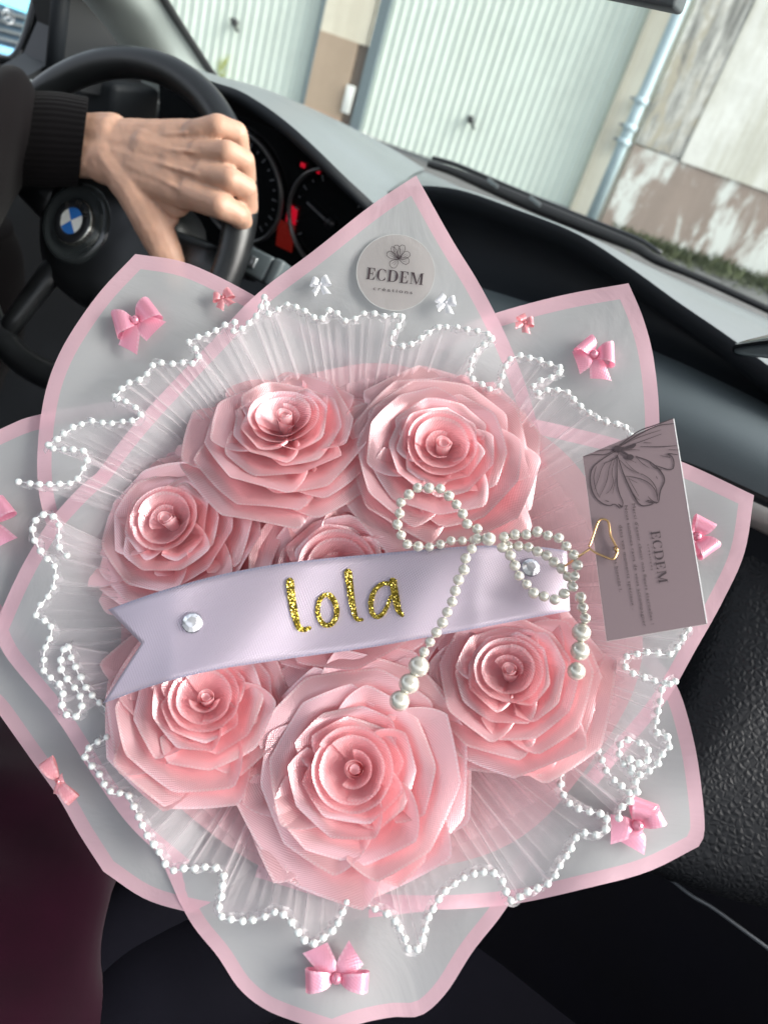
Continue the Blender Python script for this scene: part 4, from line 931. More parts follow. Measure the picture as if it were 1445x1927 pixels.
# steering wheel
WC = CAM + ray(185, 420).normalized() * 0.98
WA = Vector((0, -cos(radians(25)), sin(radians(25)))); WX = Vector((1, 0, 0)); WY = WA.cross(WX); WY = WY if WY.z > 0 else -WY
sw = empty('steering_wheel', WC, None); sw.parent = car; sw.location = WC - Vector(car.location)
WR = 0.180
def wp(px, py, d=0.0): return on_plane(px, py, WC + WA * d, WA)
V = []; nr, ns = 120, 20
for i in range(nr):
    a = 2 * pi * i / nr; d = WX * cos(a) + WY * sin(a)
    flat = 1.0; tk = 0.0170 + 0.0022 * (max(0, cos(2 * a - radians(60))) ** 6)
    for k in range(ns):
        b = 2 * pi * k / ns; V.append(WC + d * (WR + tk * 0.95 * cos(b)) * flat + WA * tk * sin(b))
f = [((i * ns + k), ((i + 1) % nr) * ns + k, ((i + 1) % nr) * ns + (k + 1) % ns, i * ns + (k + 1) % ns) for i in range(nr) for k in range(ns)]
obj('wheel_rim', V, f, M['wheel'], sw)
HC = WC - WA * 0.010
# hub pad and spokes as one swollen shape
bm = MB()
out = [(-0.085, 0.045), (-0.05, 0.062), (0, 0.066), (0.05, 0.062), (0.085, 0.045), (0.095, 0.01), (0.085, -0.035), (0.055, -0.075), (0.02, -0.088), (-0.02, -0.088), (-0.055, -0.075), (-0.085, -0.035), (-0.095, 0.01)]
rows = []
for s, h in ((1.06, -0.05), (1.04, -0.02), (1.0, -0.004), (0.93, 0.006), (0.75, 0.012), (0.4, 0.015), (0.02, 0.016)):
    rows.append(catmull([HC + WX * x * s + WY * y * s + WA * h for x, y in out], 48, True))
loft('hub_pad', rows, M['wheel'], sw, closed=True)
def spoke(x0, y0, x1, y1, w0, w1):
    a = Vector((x0, y0)); b = Vector((x1, y1)); d = (b - a).normalized(); m = Vector((-d.y, d.x)); rows = []
    for t in (0, 0.25, 0.5, 0.75, 1.0):
        p = a.lerp(b, t); w_ = w0 + (w1 - w0) * t; hh = -0.012 + 0.010 * t; r = []
        for k in range(12):
            q = 2 * pi * k / 12; r.append(WC + WX * (p.x + m.x * w_ * cos(q)) + WY * (p.y + m.y * w_ * cos(q)) + WA * (hh + 0.011 * sin(q)))
        rows.append(r)
    loft('spoke', rows, M['wheel'], sw, closed=True, caps=True)
spoke(0.07, 0.0, 0.172, 0.02, 0.030, 0.020); spoke(-0.07, 0.0, -0.172, 0.02, 0.030, 0.020); spoke(0.04, -0.06, 0.06, -0.165, 0.016, 0.012); spoke(-0.04, -0.06, -0.06, -0.165, 0.016, 0.012)
# roundel in its dished seat
EC = on_plane(140, 418, WC + WA * 0.010, WA); er = 0.0235
v, f = lathe_data(EC, WA, [(0.046, -0.006), (0.043, 0.001), (0.038, -0.001), (0.030, -0.004), (0.026, -0.003)], 48); obj('emblem_seat', v, f, M['seat_ring'], sw)
v, f = lathe_data(EC, WA, [(0.0262, -0.004), (0.0262, 0.0015), (0.0245, 0.003), (0.0150, 0.0045), (0.0145, 0.0035)], 48); em = obj('wheel_emblem', v, f, [M['em_ring'], M['black']], sw, fmat=[1 if (k // 48) == 2 else 0 for k in range(48 * 4)])
sl2 = radians(0)
for q, mk in enumerate(('em_blue', 'em_white', 'em_blue', 'em_white')):
    v = [EC + WA * 0.0052]; 
    for k in range(13):
        a = radians(45 + 90 * q + 90 * k / 12) + radians(0); v.append(EC + (WX * cos(a) + WY * sin(a)) * 0.0148 + WA * 0.0042)
    obj('emblem_quarter', v, [(0, k, k + 1) for k in range(1, 13)], M[mk], em)
mb = MB()
def glyph(ch, ang):
    cu = bpy.data.curves.new('t', 'FONT'); cu.body = ch; cu.size = 0.0105; ob = bpy.data.objects.new('t', cu); COL.objects.link(ob); me = bpy.data.meshes.new_from_object(ob.evaluated_get(bpy.context.evaluated_depsgraph_get()))
    a = radians(ang); rd = WX * cos(a) + WY * sin(a); tg = rd.cross(WA); tg = -tg if False else tg
    xs = [v.co.x for v in me.vertices]; cx = (min(xs) + max(xs)) / 2
    mb.add([EC + rd * (0.0160 + v.co.y) + tg * (v.co.x - cx) + WA * 0.0048 for v in me.vertices], [tuple(p.vertices) for p in me.polygons]); bpy.data.objects.remove(ob)
glyph('B', 135); glyph('M', 90); glyph('W', 45); mb.obj('emblem_letter', M['em_ring'], em)
# stalk
sp = [on_plane(420, 470, WC - WA * 0.06, WA), on_plane(450, 490, WC - WA * 0.055, WA), on_plane(480, 500, WC - WA * 0.05, WA)]
st = tube('wiper_stalk', catmull(sp, 8), [0.010, 0.010, 0.011, 0.013, 0.016, 0.018, 0.018, 0.018], M['black'], car, 12)
c = on_plane(492, 503, WC - WA * 0.05, WA); mb = MB(); mb.box(c, WX * 0.016, WY * 0.015, WA * 0.012); mb.box(c + WX * 0.024, WX * 0.007, WY * 0.016, WA * 0.013)
mb.obj('stalk_end', M['slate'], st, bevel=0.004, bseg=3)
mb = MB(); mb.box(c + WA * 0.0125 - WX * 0.004, WX * 0.004, WY * 0.006, WA * 0.002); mb.obj('stalk_button', M['steel'], st, bevel=0.001)

# windscreen pillar, door window frame and mirror
def yrow(pts): return [on_y(px, py, y) for px, py, y in pts]
pl_r = catmull(yrow([(440, 185, 1.33), (405, 148, 1.30), (355, 75, 1.16), (306, -2, 1.02), (245, -110, 0.86)]), 20)
pl_m = catmull(yrow([(350, 190, 1.20), (330, 140, 1.18), (278, 60, 1.05), (235, -2, 0.92), (180, -110, 0.78)]), 20)
pl_l = catmull(yrow([(270, 180, 1.16), (242, 120, 1.14), (200, 55, 1.04), (152, -6, 0.94), (90, -110, 0.80)]), 20)
pl_b = [p + Vector((-0.06, 0.08, 0)) for p in pl_l]
loft('windscreen_pillar', [pl_r, [a.lerp(b, 0.5) + Vector((0.004, -0.012, 0.0)) for a, b in zip(pl_r, pl_m)], pl_m, [a.lerp(b, 0.5) + Vector((0, -0.010, 0)) for a, b in zip(pl_m, pl_l)], pl_l, pl_b], M['pillar'], car)
tube('pillar_seal', [p + Vector((0.004, 0.0, 0)) for p in pl_r], 0.006, M['rubber'], car, 8)
DX = -0.80
def dp(px, py, d=0.0): return on_x(px, py, DX + d)
gl = obj('windscreen', cow + [p + Vector((0, -0.95, 0.55)) for p in cow], grid_faces(2, len(cow)), M['glass'], car)
# triangular mirror sail and front door frame
sail = [(88, -60), (105, 0), (118, 60), (92, 120), (48, 146), (100, 162), (240, 190), (290, 200), (250, 120), (200, 50), (150, -8), (120, -60)]
v = [dp(x, y, 0.02) for x, y in sail]; n = len(v); v2 = [p + Vector((-0.05, 0, 0)) for p in v]
obj('mirror_sail', v + v2, [tuple(range(n))] + [(i, (i + 1) % n, n + (i + 1) % n, n + i) for i in range(n)], M['black'], car, smooth=False)
tube('door_frame_post', [dp(120, -60, 0.03), dp(112, 30, 0.03), dp(100, 155, 0.03)], 0.012, M['dash'], car, 10)
# outside mirror: black shell round a dark glass edge, seen through the door window
frame = [(80, -40), (70, 10), (50, 80), (32, 112), (8, 118), (-60, 96), (-90, 0)]
v = [on_x(x, y, DX - 0.06) for x, y in frame]; inn = [on_x(x + (-6 if x > 0 else 6), y - (6 if y > 90 else 0), DX - 0.061) for x, y in frame]
fr = tube('mirror_surround', catmull(v, 40), 0.010, M['gloss'], car, 10)
rows = [catmull(yrow([(-80, 118, 0.95), (20, 128, 0.98), (98, 156, 1.02), (240, 192, 1.10)]), 12)]
rows += [[p + Vector((0.03, -0.01, -0.012)) for p in rows[0]], [p + Vector((0.05, -0.02, -0.05)) for p in rows[0]], [p + Vector((0.06, -0.03, -0.5)) for p in rows[0]]]
loft('door_sill', rows[:2], M['pillar'], car); loft('door_panel', rows[1:], M['dash'], car)
mb = MB(); c = on_y(205, 205, 1.0); mb.box(c, Vector((0.06, 0, 0)), Vector((0, 0.05, 0)), Vector((0, 0, 0.05))); mb.obj('side_vent', M['dash'], car, bevel=0.012)
# wiper outside the glass
wpts = [(806, 309, 1.47), (850, 322, 1.47), (900, 343, 1.47), (1000, 386, 1.47), (1100, 427, 1.46), (1195, 465, 1.45), (1235, 490, 1.44), (1330, 530, 1.43), (1460, 590, 1.42)]
wl = catmull(yrow(wpts), 40); rr = [0.006 + 0.006 * sin(pi * min(1, i / 30)) for i in range(40)]
wi = tube('windscreen_wiper', wl, rr, M['rubber'], car, 8); wi['label'] = 'black windscreen wiper resting along the base of the glass'
tube('wiper_blade', [p + Vector((0, 0.01, 0.012)) for p in wl[:28]], 0.004, M['black'], wi, 6)
for k in (8, 13):
    mb = MB(); mb.box(wl[k] + Vector((0, -0.012, 0.010)), Vector((0.012, 0, -0.003)), Vector((0, 0.002, 0)), Vector((0, 0, 0.003))); mb.obj('wiper_clip', M['steel'], wi)
# rear view mirror corner
mc = on_y(1275, 23, 0.50); e = on_y(1163, 0, 0.50); dx = (e - mc).normalized(); up = on_y(1271, -5, 0.50) - mc; up.normalize(); up = (up - dx * up.dot(dx)).normalized(); nn = dx.cross(up)
mb = MB(); mb.box(mc + dx * 0.125 + up * 0.03 , dx * 0.125, up * 0.03, nn * 0.012); mb.obj('rear_view_mirror', M['slate'], car, bevel=0.002)
# thin trim spike at the right end of the dash
sp1 = [on_y(1382, 657, 0.66), on_y(1410, 655, 0.62), on_y(1450, 652, 0.58), on_y(1520, 648, 0.52)]
tube('air_vent_edge', catmull(sp1, 12), [0.002] + [0.005 + 0.0006 * i for i in range(11)], M['gloss'], car, 10)
# unseen roof, length set to balance the light; floor; rear of the cabin left out
roof = []
for y in (0.42, 0.30, 0.10, -0.10, -0.30):
    roof.append([Vector((x, y, 1.42 - 0.10 * abs(x / 0.75) ** 3)) for x in [-0.72 + 0.09 * i for i in range(17)]])
loft('headliner', roof, M['pillar'], car, thick=0.03)
mb = MB(); mb.box((0, 0.45, 0.20), Vector((0.85, 0, 0)), Vector((0, 1.1, 0)), Vector((0, 0, 0.02))); mb.obj('floor_carpet', M['seat'], car)
mb = MB(); mb.box((-0.14, 0.35, 0.40), Vector((0.09, 0, 0)), Vector((0, 0.45, 0)), Vector((0, 0, 0.16))); mb.obj('centre_console', M['dash'], car, bevel=0.03, bseg=4)
mb = MB(); mb.box((0.88, 0.35, 0.60), Vector((0.05, 0, 0)), Vector((0, 0.9, 0)), Vector((0, 0, 0.30))); mb.obj('passenger_door', M['dash'], car, bevel=0.03, bseg=4)
mb = MB(); mb.box((-0.90, 0.35, 0.52), Vector((0.05, 0, 0)), Vector((0, 1.0, 0)), Vector((0, 0, 0.34))); mb.obj('driver_door', M['dash'], car, bevel=0.03, bseg=4)
mb = MB(); mb.box((-0.42, 0.0, 0.42), Vector((0.26, 0, 0)), Vector((0, 0.30, 0)), Vector((0, 0, 0.12))); mb.obj('driver_seat_cushion', M['seat'], car, bevel=0.05, bseg=4)
# ------------------------------------------------------------------ seat, bag, legs
def heightfield(name, quad, mt, parent, f, nu=40, nv=40):
    V = []; UV = []
    for j in range(nv):
        for i in range(nu):
            u, v = i / (nu - 1), j / (nv - 1); p = quad[0].lerp(quad[1], u).lerp(quad[3].lerp(quad[2], u), v); V.append(p + Vector((0, 0, f(u, v)))); UV.append((u, v))
    return obj(name, V, grid_faces(nv, nu), mt, parent, UV)
seat = empty('passenger_seat', (0.36, 0.05, 0.50), 'black cloth passenger seat under the bouquet', 'seat')
heightfield('seat_cushion', [Vector((-0.10, -0.35, 0.56)), Vector((0.80, -0.35, 0.56)), Vector((0.80, 0.42, 0.52)), Vector((-0.10, 0.42, 0.52))], M['seat'], seat, lambda u, v: 0.03 * sin(pi * u) ** 0.6 - 0.02 * max(0, v - 0.85) / 0.15 + 0.014 * noise.noise(Vector((u * 7, v * 5, 2))))
# leather bag on the right
SZ = 0.60
BGN = (CZ + CY * 0.30 - CX * 0.10).normalized(); BG0 = CAM + ray(1300, 1650) * 0.62
def bgp(px, py, h=0.0): return on_plane(px, py, BG0 + BGN * h, BGN)
bagc = [(1452, 862), (1416, 930), (1390, 1000), (1350, 1120), (1290, 1280), (1230, 1400), (1170, 1500), (1130, 1570), (1150, 1615), (1230, 1645), (1330, 1682), (1445, 1712), (1600, 1740), (1800, 1650), (1900, 1300), (1850, 1000), (1750, 800), (1580, 760)]
rim = catmull([bgp(x, y) for x, y in bagc], 72, True); cen = bgp(1520, 1280)
rows = []
for s, h in ((0.99, -0.10), (1.01, -0.03), (1.0, -0.010), (0.975, 0.0), (0.94, 0.008), (0.86, 0.017), (0.72, 0.024), (0.55, 0.029), (0.35, 0.032), (0.12, 0.033), (0.01, 0.033)):
    rows.append([cen + (p - cen) * s + BGN * (h + 0.005 * noise.noise(p * 9 * s)) for p in rim])
bag = loft('leather_bag', rows, M['leather'], None, closed=True); tag(bag, 'black coarse grained leather bag lying beside the bouquet at the right edge', 'bag')
ed = catmull([bgp(x, y, 0.004) for x, y in [(1452, 850), (1418, 910), (1390, 985), (1360, 1085)]], 16); tube('edge_binding', ed, 0.006, M['black'], bag, 8)
sm = catmull([on_z(x, y, 0.598) for x, y in [(1225, 1625), (1262, 1655), (1300, 1685), (1340, 1708), (1400, 1752), (1460, 1797), (1520, 1850)]], 30)
tube('seat_piping', sm, 0.0016, M['piping'], seat, 6)
# legs of the person holding the bouquet
def limb(name, P, r, mt, parent=None, seg=28, wr=0.004, sd=0.0, fl=1.0):
    P = catu(P, 30); R = catu([Vector((x, 0, 0)) for x in (r if len(r) == len(P) or True else r)], 30); T, Nn = frames(P); rows = []
    for i, p in enumerate(P):
        B = T[i].cross(Nn[i]); row = []
        for k in range(seg):
            a = 2 * pi * k / seg; q = p + (Nn[i] * cos(a) * fl + B * sin(a)) * R[i].x; q += (q - p).normalized() * wr * noise.noise(q * 18 + Vector((sd, 0, 0))); row.append(q)
        rows.append(row)
    return loft(name, rows, mt, parent, closed=True, caps=True)
ps = empty('person', (0.0, 0.1, 0.55), 'passenger under the bouquet, one dark maroon trouser leg visible at lower left', 'person')
limb('trouser_leg', [on_z(-170, 2150, 0.55), on_z(-110, 1880, 0.57), on_z(-40, 1660, 0.585), on_z(30, 1470, 0.57)], [0.10, 0.095, 0.085, 0.062], M['maroon'], ps, 60, 0.014, 3)
blk = empty('folded_jacket', (0.1, 0, 0.5), 'black smooth jacket folded under the lower left of the bouquet', 'jacket')
limb('jacket_fold', [on_z(-40, 1960, 0.57), on_z(120, 1840, 0.575), on_z(260, 1740, 0.575), on_z(420, 1640, 0.57)], [0.040, 0.036, 0.034, 0.034], M['seat'], blk, 32, 0.004, 6)
limb('jacket_fold', [on_z(60, 2050, 0.55), on_z(260, 1900, 0.555), on_z(420, 1830, 0.56), on_z(560, 1740, 0.55)], [0.05, 0.048, 0.045, 0.04], M['seat'], blk, 32, 0.006, 9)
mb = MB(); c = on_z(15, 1400, 0.50); mb.box(c, Vector((0.05, 0, 0)), Vector((0, 0.03, 0)), Vector((0, 0, 0.03))); mb.obj('console_lid', M['trim'], car, bevel=0.006)

# ------------------------------------------------------------------ driver: left hand on the rim, black sleeve
dr = empty('person', wp(-60, 500, 0.1), 'driver in a black sweatshirt, left hand gripping the top of the steering wheel', 'person')
def hp3(px, py, d): return wp(px, py, 0) + (CAM - wp(px, py, 0)).normalized() * d
def pxm(p): return -(p - CAM).dot(CZ) / FPX
hand = MB()
def capsule(a, b, ra, rb, seg=14, flat=1.0):
    Pa, Pb = hp3(*a), hp3(*b); ra *= pxm(Pa); rb *= pxm(Pb); n = 6; d = (Pb - Pa)
    if d.length < 1e-6: d = CX * 1e-4
    t = d.normalized(); x = (CZ - t * CZ.dot(t)).normalized(); y = t.cross(x); prof = []
    for k in range(n + 1): a_ = pi / 2 * k / n; prof.append((-ra * cos(a_) * 1.0, ra * sin(a_)))
    for k in range(n + 1): a_ = pi / 2 * k / n; prof.append((d.length + rb * sin(a_), rb * cos(a_)))
    V = []
    for h, r in prof:
        for k in range(seg): q = 2 * pi * k / seg; V.append(Pa + t * h + (x * cos(q) * flat + y * sin(q)) * max(r, 1e-5))
    f = grid_faces(len(prof), seg, True) + [tuple(range(seg))[::-1], tuple((len(prof) - 1) * seg + k for k in range(seg))]
    hand.add(V, f)
fl = 0.72
for a, b, ra, rb in (((90, 258, .046), (205, 258, .046), 42, 46), ((90, 288, .046), (205, 292, .046), 42, 46),
    ((200, 262, .046), (365, 252, .046), 38, 27), ((200, 275, .046), (378, 288, .048), 42, 27), ((200, 292, .046), (385, 330, .048), 44, 28), ((200, 305, .045), (360, 366, .044), 42, 32),
    ((240, 255, .046), (330, 262, .046), 32, 32), ((260, 310, .044), (330, 340, .044), 44, 38), ((280, 280, .046), (350, 300, .046), 44, 34)):
    capsule(a, b, ra, rb, flat=fl)
for ch in ([(365, 252, .046, 25), (412, 238, .050, 23), (446, 250, .034, 20), (452, 285, .008, 19)],
           [(378, 288, .048, 25), (430, 287, .053, 22.5), (458, 302, .036, 21), (463, 335, .008, 20)],
           [(385, 330, .048, 26), (434, 338, .052, 23.5), (462, 354, .034, 22), (466, 388, .006, 20)],
           [(360, 366, .044, 29), (416, 388, .049, 25), (448, 405, .030, 22), (457, 418, .006, 20)]):
    for q in range(3): a, b = ch[q], ch[q + 1]; capsule(a[:3], b[:3], a[3], b[3], flat=1.0)
for ch in ([(215, 300, .045, 40), (258, 362, .040, 38), (290, 425, .030, 36), (316, 480, .014, 30), (336, 530, -.004, 24)],):
    for q in range(4): a, b = ch[q], ch[q + 1]; capsule(a[:3], b[:3], a[3], b[3], flat=0.85)
capsule((300, 345, .038), (335, 385, .034), 36, 26, flat=0.6); capsule((285, 370, .034), (318, 410, .026), 30, 20, flat=0.6)
# tendons
for a, b in (((230, 262, .062), (350, 250, .062)), ((240, 275, .0645), (365, 286, .064)), ((240, 292, .0655), (372, 328, .064)), ((235, 305, .062), (350, 362, .062))): capsule(a, b, 3, 4)
hb = hand.obj('hand', M['skin'], dr, smooth=True)
md = hb.modifiers.new('join', 'REMESH'); md.mode = 'VOXEL'; md.voxel_size = 0.0015; md.use_smooth_shade = True
md = hb.modifiers.new('soft', 'SMOOTH'); md.factor = 0.5; md.iterations = 10
tex = bpy.data.textures.new('skin_relief', 'CLOUDS'); tex.noise_scale = 0.022; tex.noise_depth = 2
md = hb.modifiers.new('relief', 'DISPLACE'); md.texture = tex; md.strength = 0.0022; md.mid_level = 0.5
def sleeve(name, rings, mt, rib=0, parent=None, seg=200, amp=0.0005, wr=0.0, sd=0):
    """rings: (px,py,depth,half height px, tilt deg)"""
    rows = []
    C_ = catu([hp3(r[0], r[1], r[2]) for r in rings], len(rings) * 8); Hh = catu([Vector((r[3], r[4], 0)) for r in rings], len(rings) * 8)
    for i, p in enumerate(C_):
        tl = radians(Hh[i].y); up = CY * cos(tl) + CX * sin(tl); R = Hh[i].x * pxm(p); row = []
        vd = (CAM - p).normalized(); up = (up - vd * up.dot(vd)).normalized()
        for k in range(seg):
            a = 2 * pi * k / seg; rr = R + (amp * cos(k * rib * 2 * pi / seg) if rib else 0); q = p + (up * cos(a) + vd * sin(a) * 0.78) * rr
            if wr: q += (q - p).normalized() * wr * noise.noise(q * 16 + Vector((sd, 0, 0)))
            row.append(q)
        rows.append(row)
    return loft(name, rows, mt, parent, closed=True)
slv = sleeve('sleeve', [(55, 262, .052, 84, 8), (38, 268, .055, 112, 8), (10, 300, .06, 160, 8), (-40, 350, .08, 210, 10), (-120, 430, .12, 260, 14), (-230, 560, .2, 300, 20)], M['hoodie'], 0, dr, 72, wr=0.012, sd=4)
sleeve('cuff', [(151, 268, .047, 70, 7), (157, 268, .047, 74, 7), (155, 268, .047, 78, 7), (140, 267, .047, 80, 7), (100, 264, .048, 84, 8), (60, 262, .05, 84, 8), (45, 263, .052, 82, 8)], M['hoodie'], 44, slv, 264, 0.0004)
limb('body', [on_y(-150, 700, 0.75), on_y(-100, 560, 0.72), on_y(-90, 400, 0.72)], [0.12, 0.11, 0.08], M['hoodie'], dr, 32, 0.01, 12)

# ================================================================== OUTSIDE
FO = CAM + F_ * 8.8; FN = F_.copy()
def fac(px, py, d=0.0): return on_plane(px, py, FO - FN * d, FN)
def fxz(p): return (p - FO).dot(R_), p.z
def weather(name, base, stain, low=None, drip=0.5, scale=1.0):
    m, t, out = mat(name); tc = N(t, 'ShaderNodeTexCoord'); mp = N(t, 'ShaderNodeMapping'); mp.inputs['Rotation'].default_value = (0, 0, -PSI); L(t, tc.outputs['Object'], mp.inputs[0])
    mp2 = N(t, 'ShaderNodeMapping'); mp2.inputs['Scale'].default_value = (5 * scale, 5 * scale, 0.5 * scale); L(t, mp.outputs[0], mp2.inputs[0])
    n1 = N(t, 'ShaderNodeTexNoise'); n1.inputs['Scale'].default_value = 1.0; n1.inputs['Detail'].default_value = 8; n1.inputs['Roughness'].default_value = 0.65; L(t, mp2.outputs[0], n1.inputs['Vector'])
    n2 = N(t, 'ShaderNodeTexNoise'); n2.inputs['Scale'].default_value = 2.6 * scale; n2.inputs['Detail'].default_value = 10; n2.inputs['Roughness'].default_value = 0.7; L(t, tc.outputs['Object'], n2.inputs['Vector'])
    f1 = ramp(t, n1.outputs[0], [(0.42, (0, 0, 0)), (0.62, (1, 1, 1))]); f2 = ramp(t, n2.outputs[0], [(0.45, (0, 0, 0)), (0.60, (1, 1, 1))])
    fc_ = math_(t, 'MULTIPLY', f1.outputs[0], drip); c = mixc(t, fc_, base, stain); c = mixc(t, math_(t, 'MULTIPLY', f2.outputs[0], 0.30 * drip), c, tuple(x * 0.6 for x in stain))
    if low:
        mp3 = N(t, 'ShaderNodeMapping'); mp3.inputs['Scale'].default_value = (3.2 * scale, 3.2 * scale, 1.1 * scale); L(t, mp.outputs[0], mp3.inputs[0]); n3 = N(t, 'ShaderNodeTexNoise'); n3.inputs['Scale'].default_value = 1.0; n3.inputs['Detail'].default_value = 9; n3.inputs['Roughness'].default_value = 0.68; n3.inputs['Distortion'].default_value = 0.4; L(t, mp3.outputs[0], n3.inputs['Vector'])
        fl_ = ramp(t, n3.outputs[0], [(0.50, (0, 0, 0)), (0.60, (1, 1, 1))]); c = mixc(t, fl_.outputs[0], c, low)
    p = N(t, 'ShaderNodeBsdfPrincipled'); p.inputs['Roughness'].default_value = 0.9; p.inputs['Specular IOR Level'].default_value = 0.2; L(t, c, p.inputs['Base Color'])
    b = N(t, 'ShaderNodeBump'); b.inputs['Strength'].default_value = 0.4; b.inputs['Distance'].default_value = 0.01; L(t, n2.outputs[0], b.inputs['Height']); L(t, b.outputs[0], p.inputs['Normal']); L(t, p.outputs[0], out.inputs[0]); return m
M['door_paint'] = weather('pale_green_door_paint', (0.70, 0.775, 0.70), (0.63, 0.69, 0.62), drip=0.4)
M['cream'] = weather('cream_render', (0.76, 0.71, 0.58), (0.62, 0.56, 0.44), drip=0.5)
M['cream_clean'] = weather('pale_cream_render', (0.80, 0.77, 0.66), (0.58, 0.50, 0.38), drip=0.35)
M['tan'] = weather('tan_render', (0.46, 0.35, 0.26), (0.38, 0.29, 0.21), drip=0.4)
M['brown'] = weather('tan_render_recess_shade', (0.22, 0.18, 0.15), (0.17, 0.14, 0.115), drip=0.5)  # darker copy of the tan render: recess shade put into the colour
M['old_white'] = weather('old_white_wall', (0.80, 0.80, 0.75), (0.46, 0.44, 0.34), drip=0.6, scale=0.9)
M['stained'] = weather('stained_wall', (0.66, 0.65, 0.60), (0.17, 0.17, 0.16), low=(0.44, 0.40, 0.32), drip=1.0, scale=2.0)
M['flaked'] = weather('flaked_brown_wall', (0.35, 0.28, 0.24), (0.27, 0.22, 0.19), low=(0.70, 0.72, 0.68), drip=0.4, scale=1.2)
M['frame_paint'] = plain('blue_grey_paint', (0.14, 0.18, 0.195), 0.5)
M['pipe'] = plain('pale_blue_pipe', (0.46, 0.58, 0.62), 0.45, var=0.1, vscale=4)
M['asphalt'] = plain('asphalt', (0.09, 0.095, 0.095), 0.9, bump=0.6, bscale=60, var=0.25, vscale=3)
M['grass'] = plain('weeds', (0.06, 0.075, 0.03), 0.8, var=0.4, vscale=6)
gb = empty('garage_building', FO - Vector((0, 0, FO.z)), 'cream rendered garage block with pale green ribbed doors seen through the windscreen', 'garage')
Z0 = 0.0
def wall(name, pL, pR, z0, z1, dep, mt, parent, th=0.25):
    """pL,pR: pixel pairs giving the facade x of its left/right side"""
    xL = fxz(fac(*pL))[0] if isinstance(pL, tuple) else pL; xR = fxz(fac(*pR))[0] if isinstance(pR, tuple) else pR
    o = FO - Vector((0, 0, FO.z)); c = o + R_ * ((xL + xR) / 2) + Vector((0, 0, (z0 + z1) / 2)) + FN * (th / 2 - dep)
    mb = MB(); mb.box(c, R_ * (abs(xR - xL) / 2), FN * th / 2, U_ * ((z1 - z0) / 2)); return mb.obj(name, mt, parent)
X = lambda px, py: fxz(fac(px, py))[0]
zt = fxz(fac(648, 72))[1]
x1, x2, x2b, x3 = X(592, 100), X(652, 180), X(690, 100), X(703, 100)
xr = X(1160, 190); xp = X(1205, 190); xe = X(1275, 190)
wall('wall_panel', x1, x2b - 0.02, zt, 4.2, 0.03, M['cream'], gb); wall('wall_panel', x1, x2, Z0, zt, 0.035, M['tan'], gb); wall('wall_panel', x2 + 0.002, x3 - 0.05, Z0, zt, 0.0, M['brown'], gb)
wall('wall_panel', xr + 0.01, xp + 0.35, Z0, 4.2, 0.03, M['cream_clean'], gb)
wall('lintel', x1 - 4, xr + 1.0, 2.75, 4.4, 0.06, M['cream'], gb)
def ribbed(xa, xb, n, parent, ztop):
    V = []; UV = []; o = FO - Vector((0, 0, FO.z)); prof = [(0.0, 0.0), (0.18, 0.0), (0.30, 0.008), (0.62, 0.008), (0.74, 0.0)]
    xs = []
    for i in range(n):
        for a, h in prof: xs.append((xa + (xb - xa) * (i + a) / n, h))
    xs.append((xb, 0))
    for z in (Z0 + 0.02, 0.6, 1.2, 1.8, ztop):
        for x, h in xs: V.append(o + R_ * x + U_ * z + FN * (0.06 - h)); UV.append((x, z))
    return obj('garage_door', V, grid_faces(5, len(xs)), M['door_paint'], parent, UV, smooth=False)
d2 = ribbed(x3 + 0.05, xr - 0.02, 28, gb, 2.75); d2['label'] = 'pale green ribbed garage door with a dark lock below the middle'
d1 = ribbed(x1 - 2.5, x1 - 0.02, 28, gb, 2.75); d1['label'] = 'pale green ribbed garage door at left with a yellow tuft at its foot'
wall('door_jamb', x3 - 0.05, x3 + 0.05, Z0, 2.75, 0.05, M['frame_paint'], d2, 0.12); wall('door_jamb', xr - 0.03, xr + 0.01, Z0, 2.75, 0.05, M['cream'], d2, 0.12)
wall('door_jamb', x1 - 0.02, x1 + 0.015, Z0, 2.75, 0.05, M['frame_paint'], d1, 0.12)
for (px, py, d_) in ((885, 225, d2), (441, 42, d1)):
    c = fac(px, py, 0.0); mb = MB(); v, f = lathe_data(c, -FN, [(0.035, -0.03), (0.035, 0.0), (0.022, 0.01), (0.010, 0.02), (0.010, 0.04), (0.002, 0.042)], 16); mb.add(v, f); mb.box(c - FN * 0.04 + R_ * 0.02 - U_ * 0.02, (R_ - U_) * 0.05, FN * 0.006, (R_ + U_) * 0.008); mb.obj('door_lock', M['black'], d_)
c = fac(655, 187, 0.06); mb = MB(); mb.box(c, R_ * 0.045, FN * 0.004, U_ * 0.13); mb.obj('notice_plate', M['em_white'], gb, bevel=0.003)
c = fac(420, 120, 0.05); wt = empty('weed_tuft', c, 'yellow green weed tuft against the left garage door', 'weed'); rnd = random.Random(5); mb = MB()
M['weed'] = plain('yellow_weed', (0.55, 0.60, 0.15), 0.8)
for k in range(70):
    a = rnd.uniform(-0.5, 0.5); b = c + R_ * rnd.uniform(-0.03, 0.03) - U_ * rnd.uniform(0.0, 0.45) ; t_ = b + R_ * a * 0.12 + U_ * rnd.uniform(0.05, 0.14) - FN * rnd.uniform(0, 0.1); s = R_ * 0.008; mb.add([b - s, b + s, t_], [(0, 1, 2)])
mb.obj('leaf_blade', M['weed'], wt)['kind'] = 'stuff'
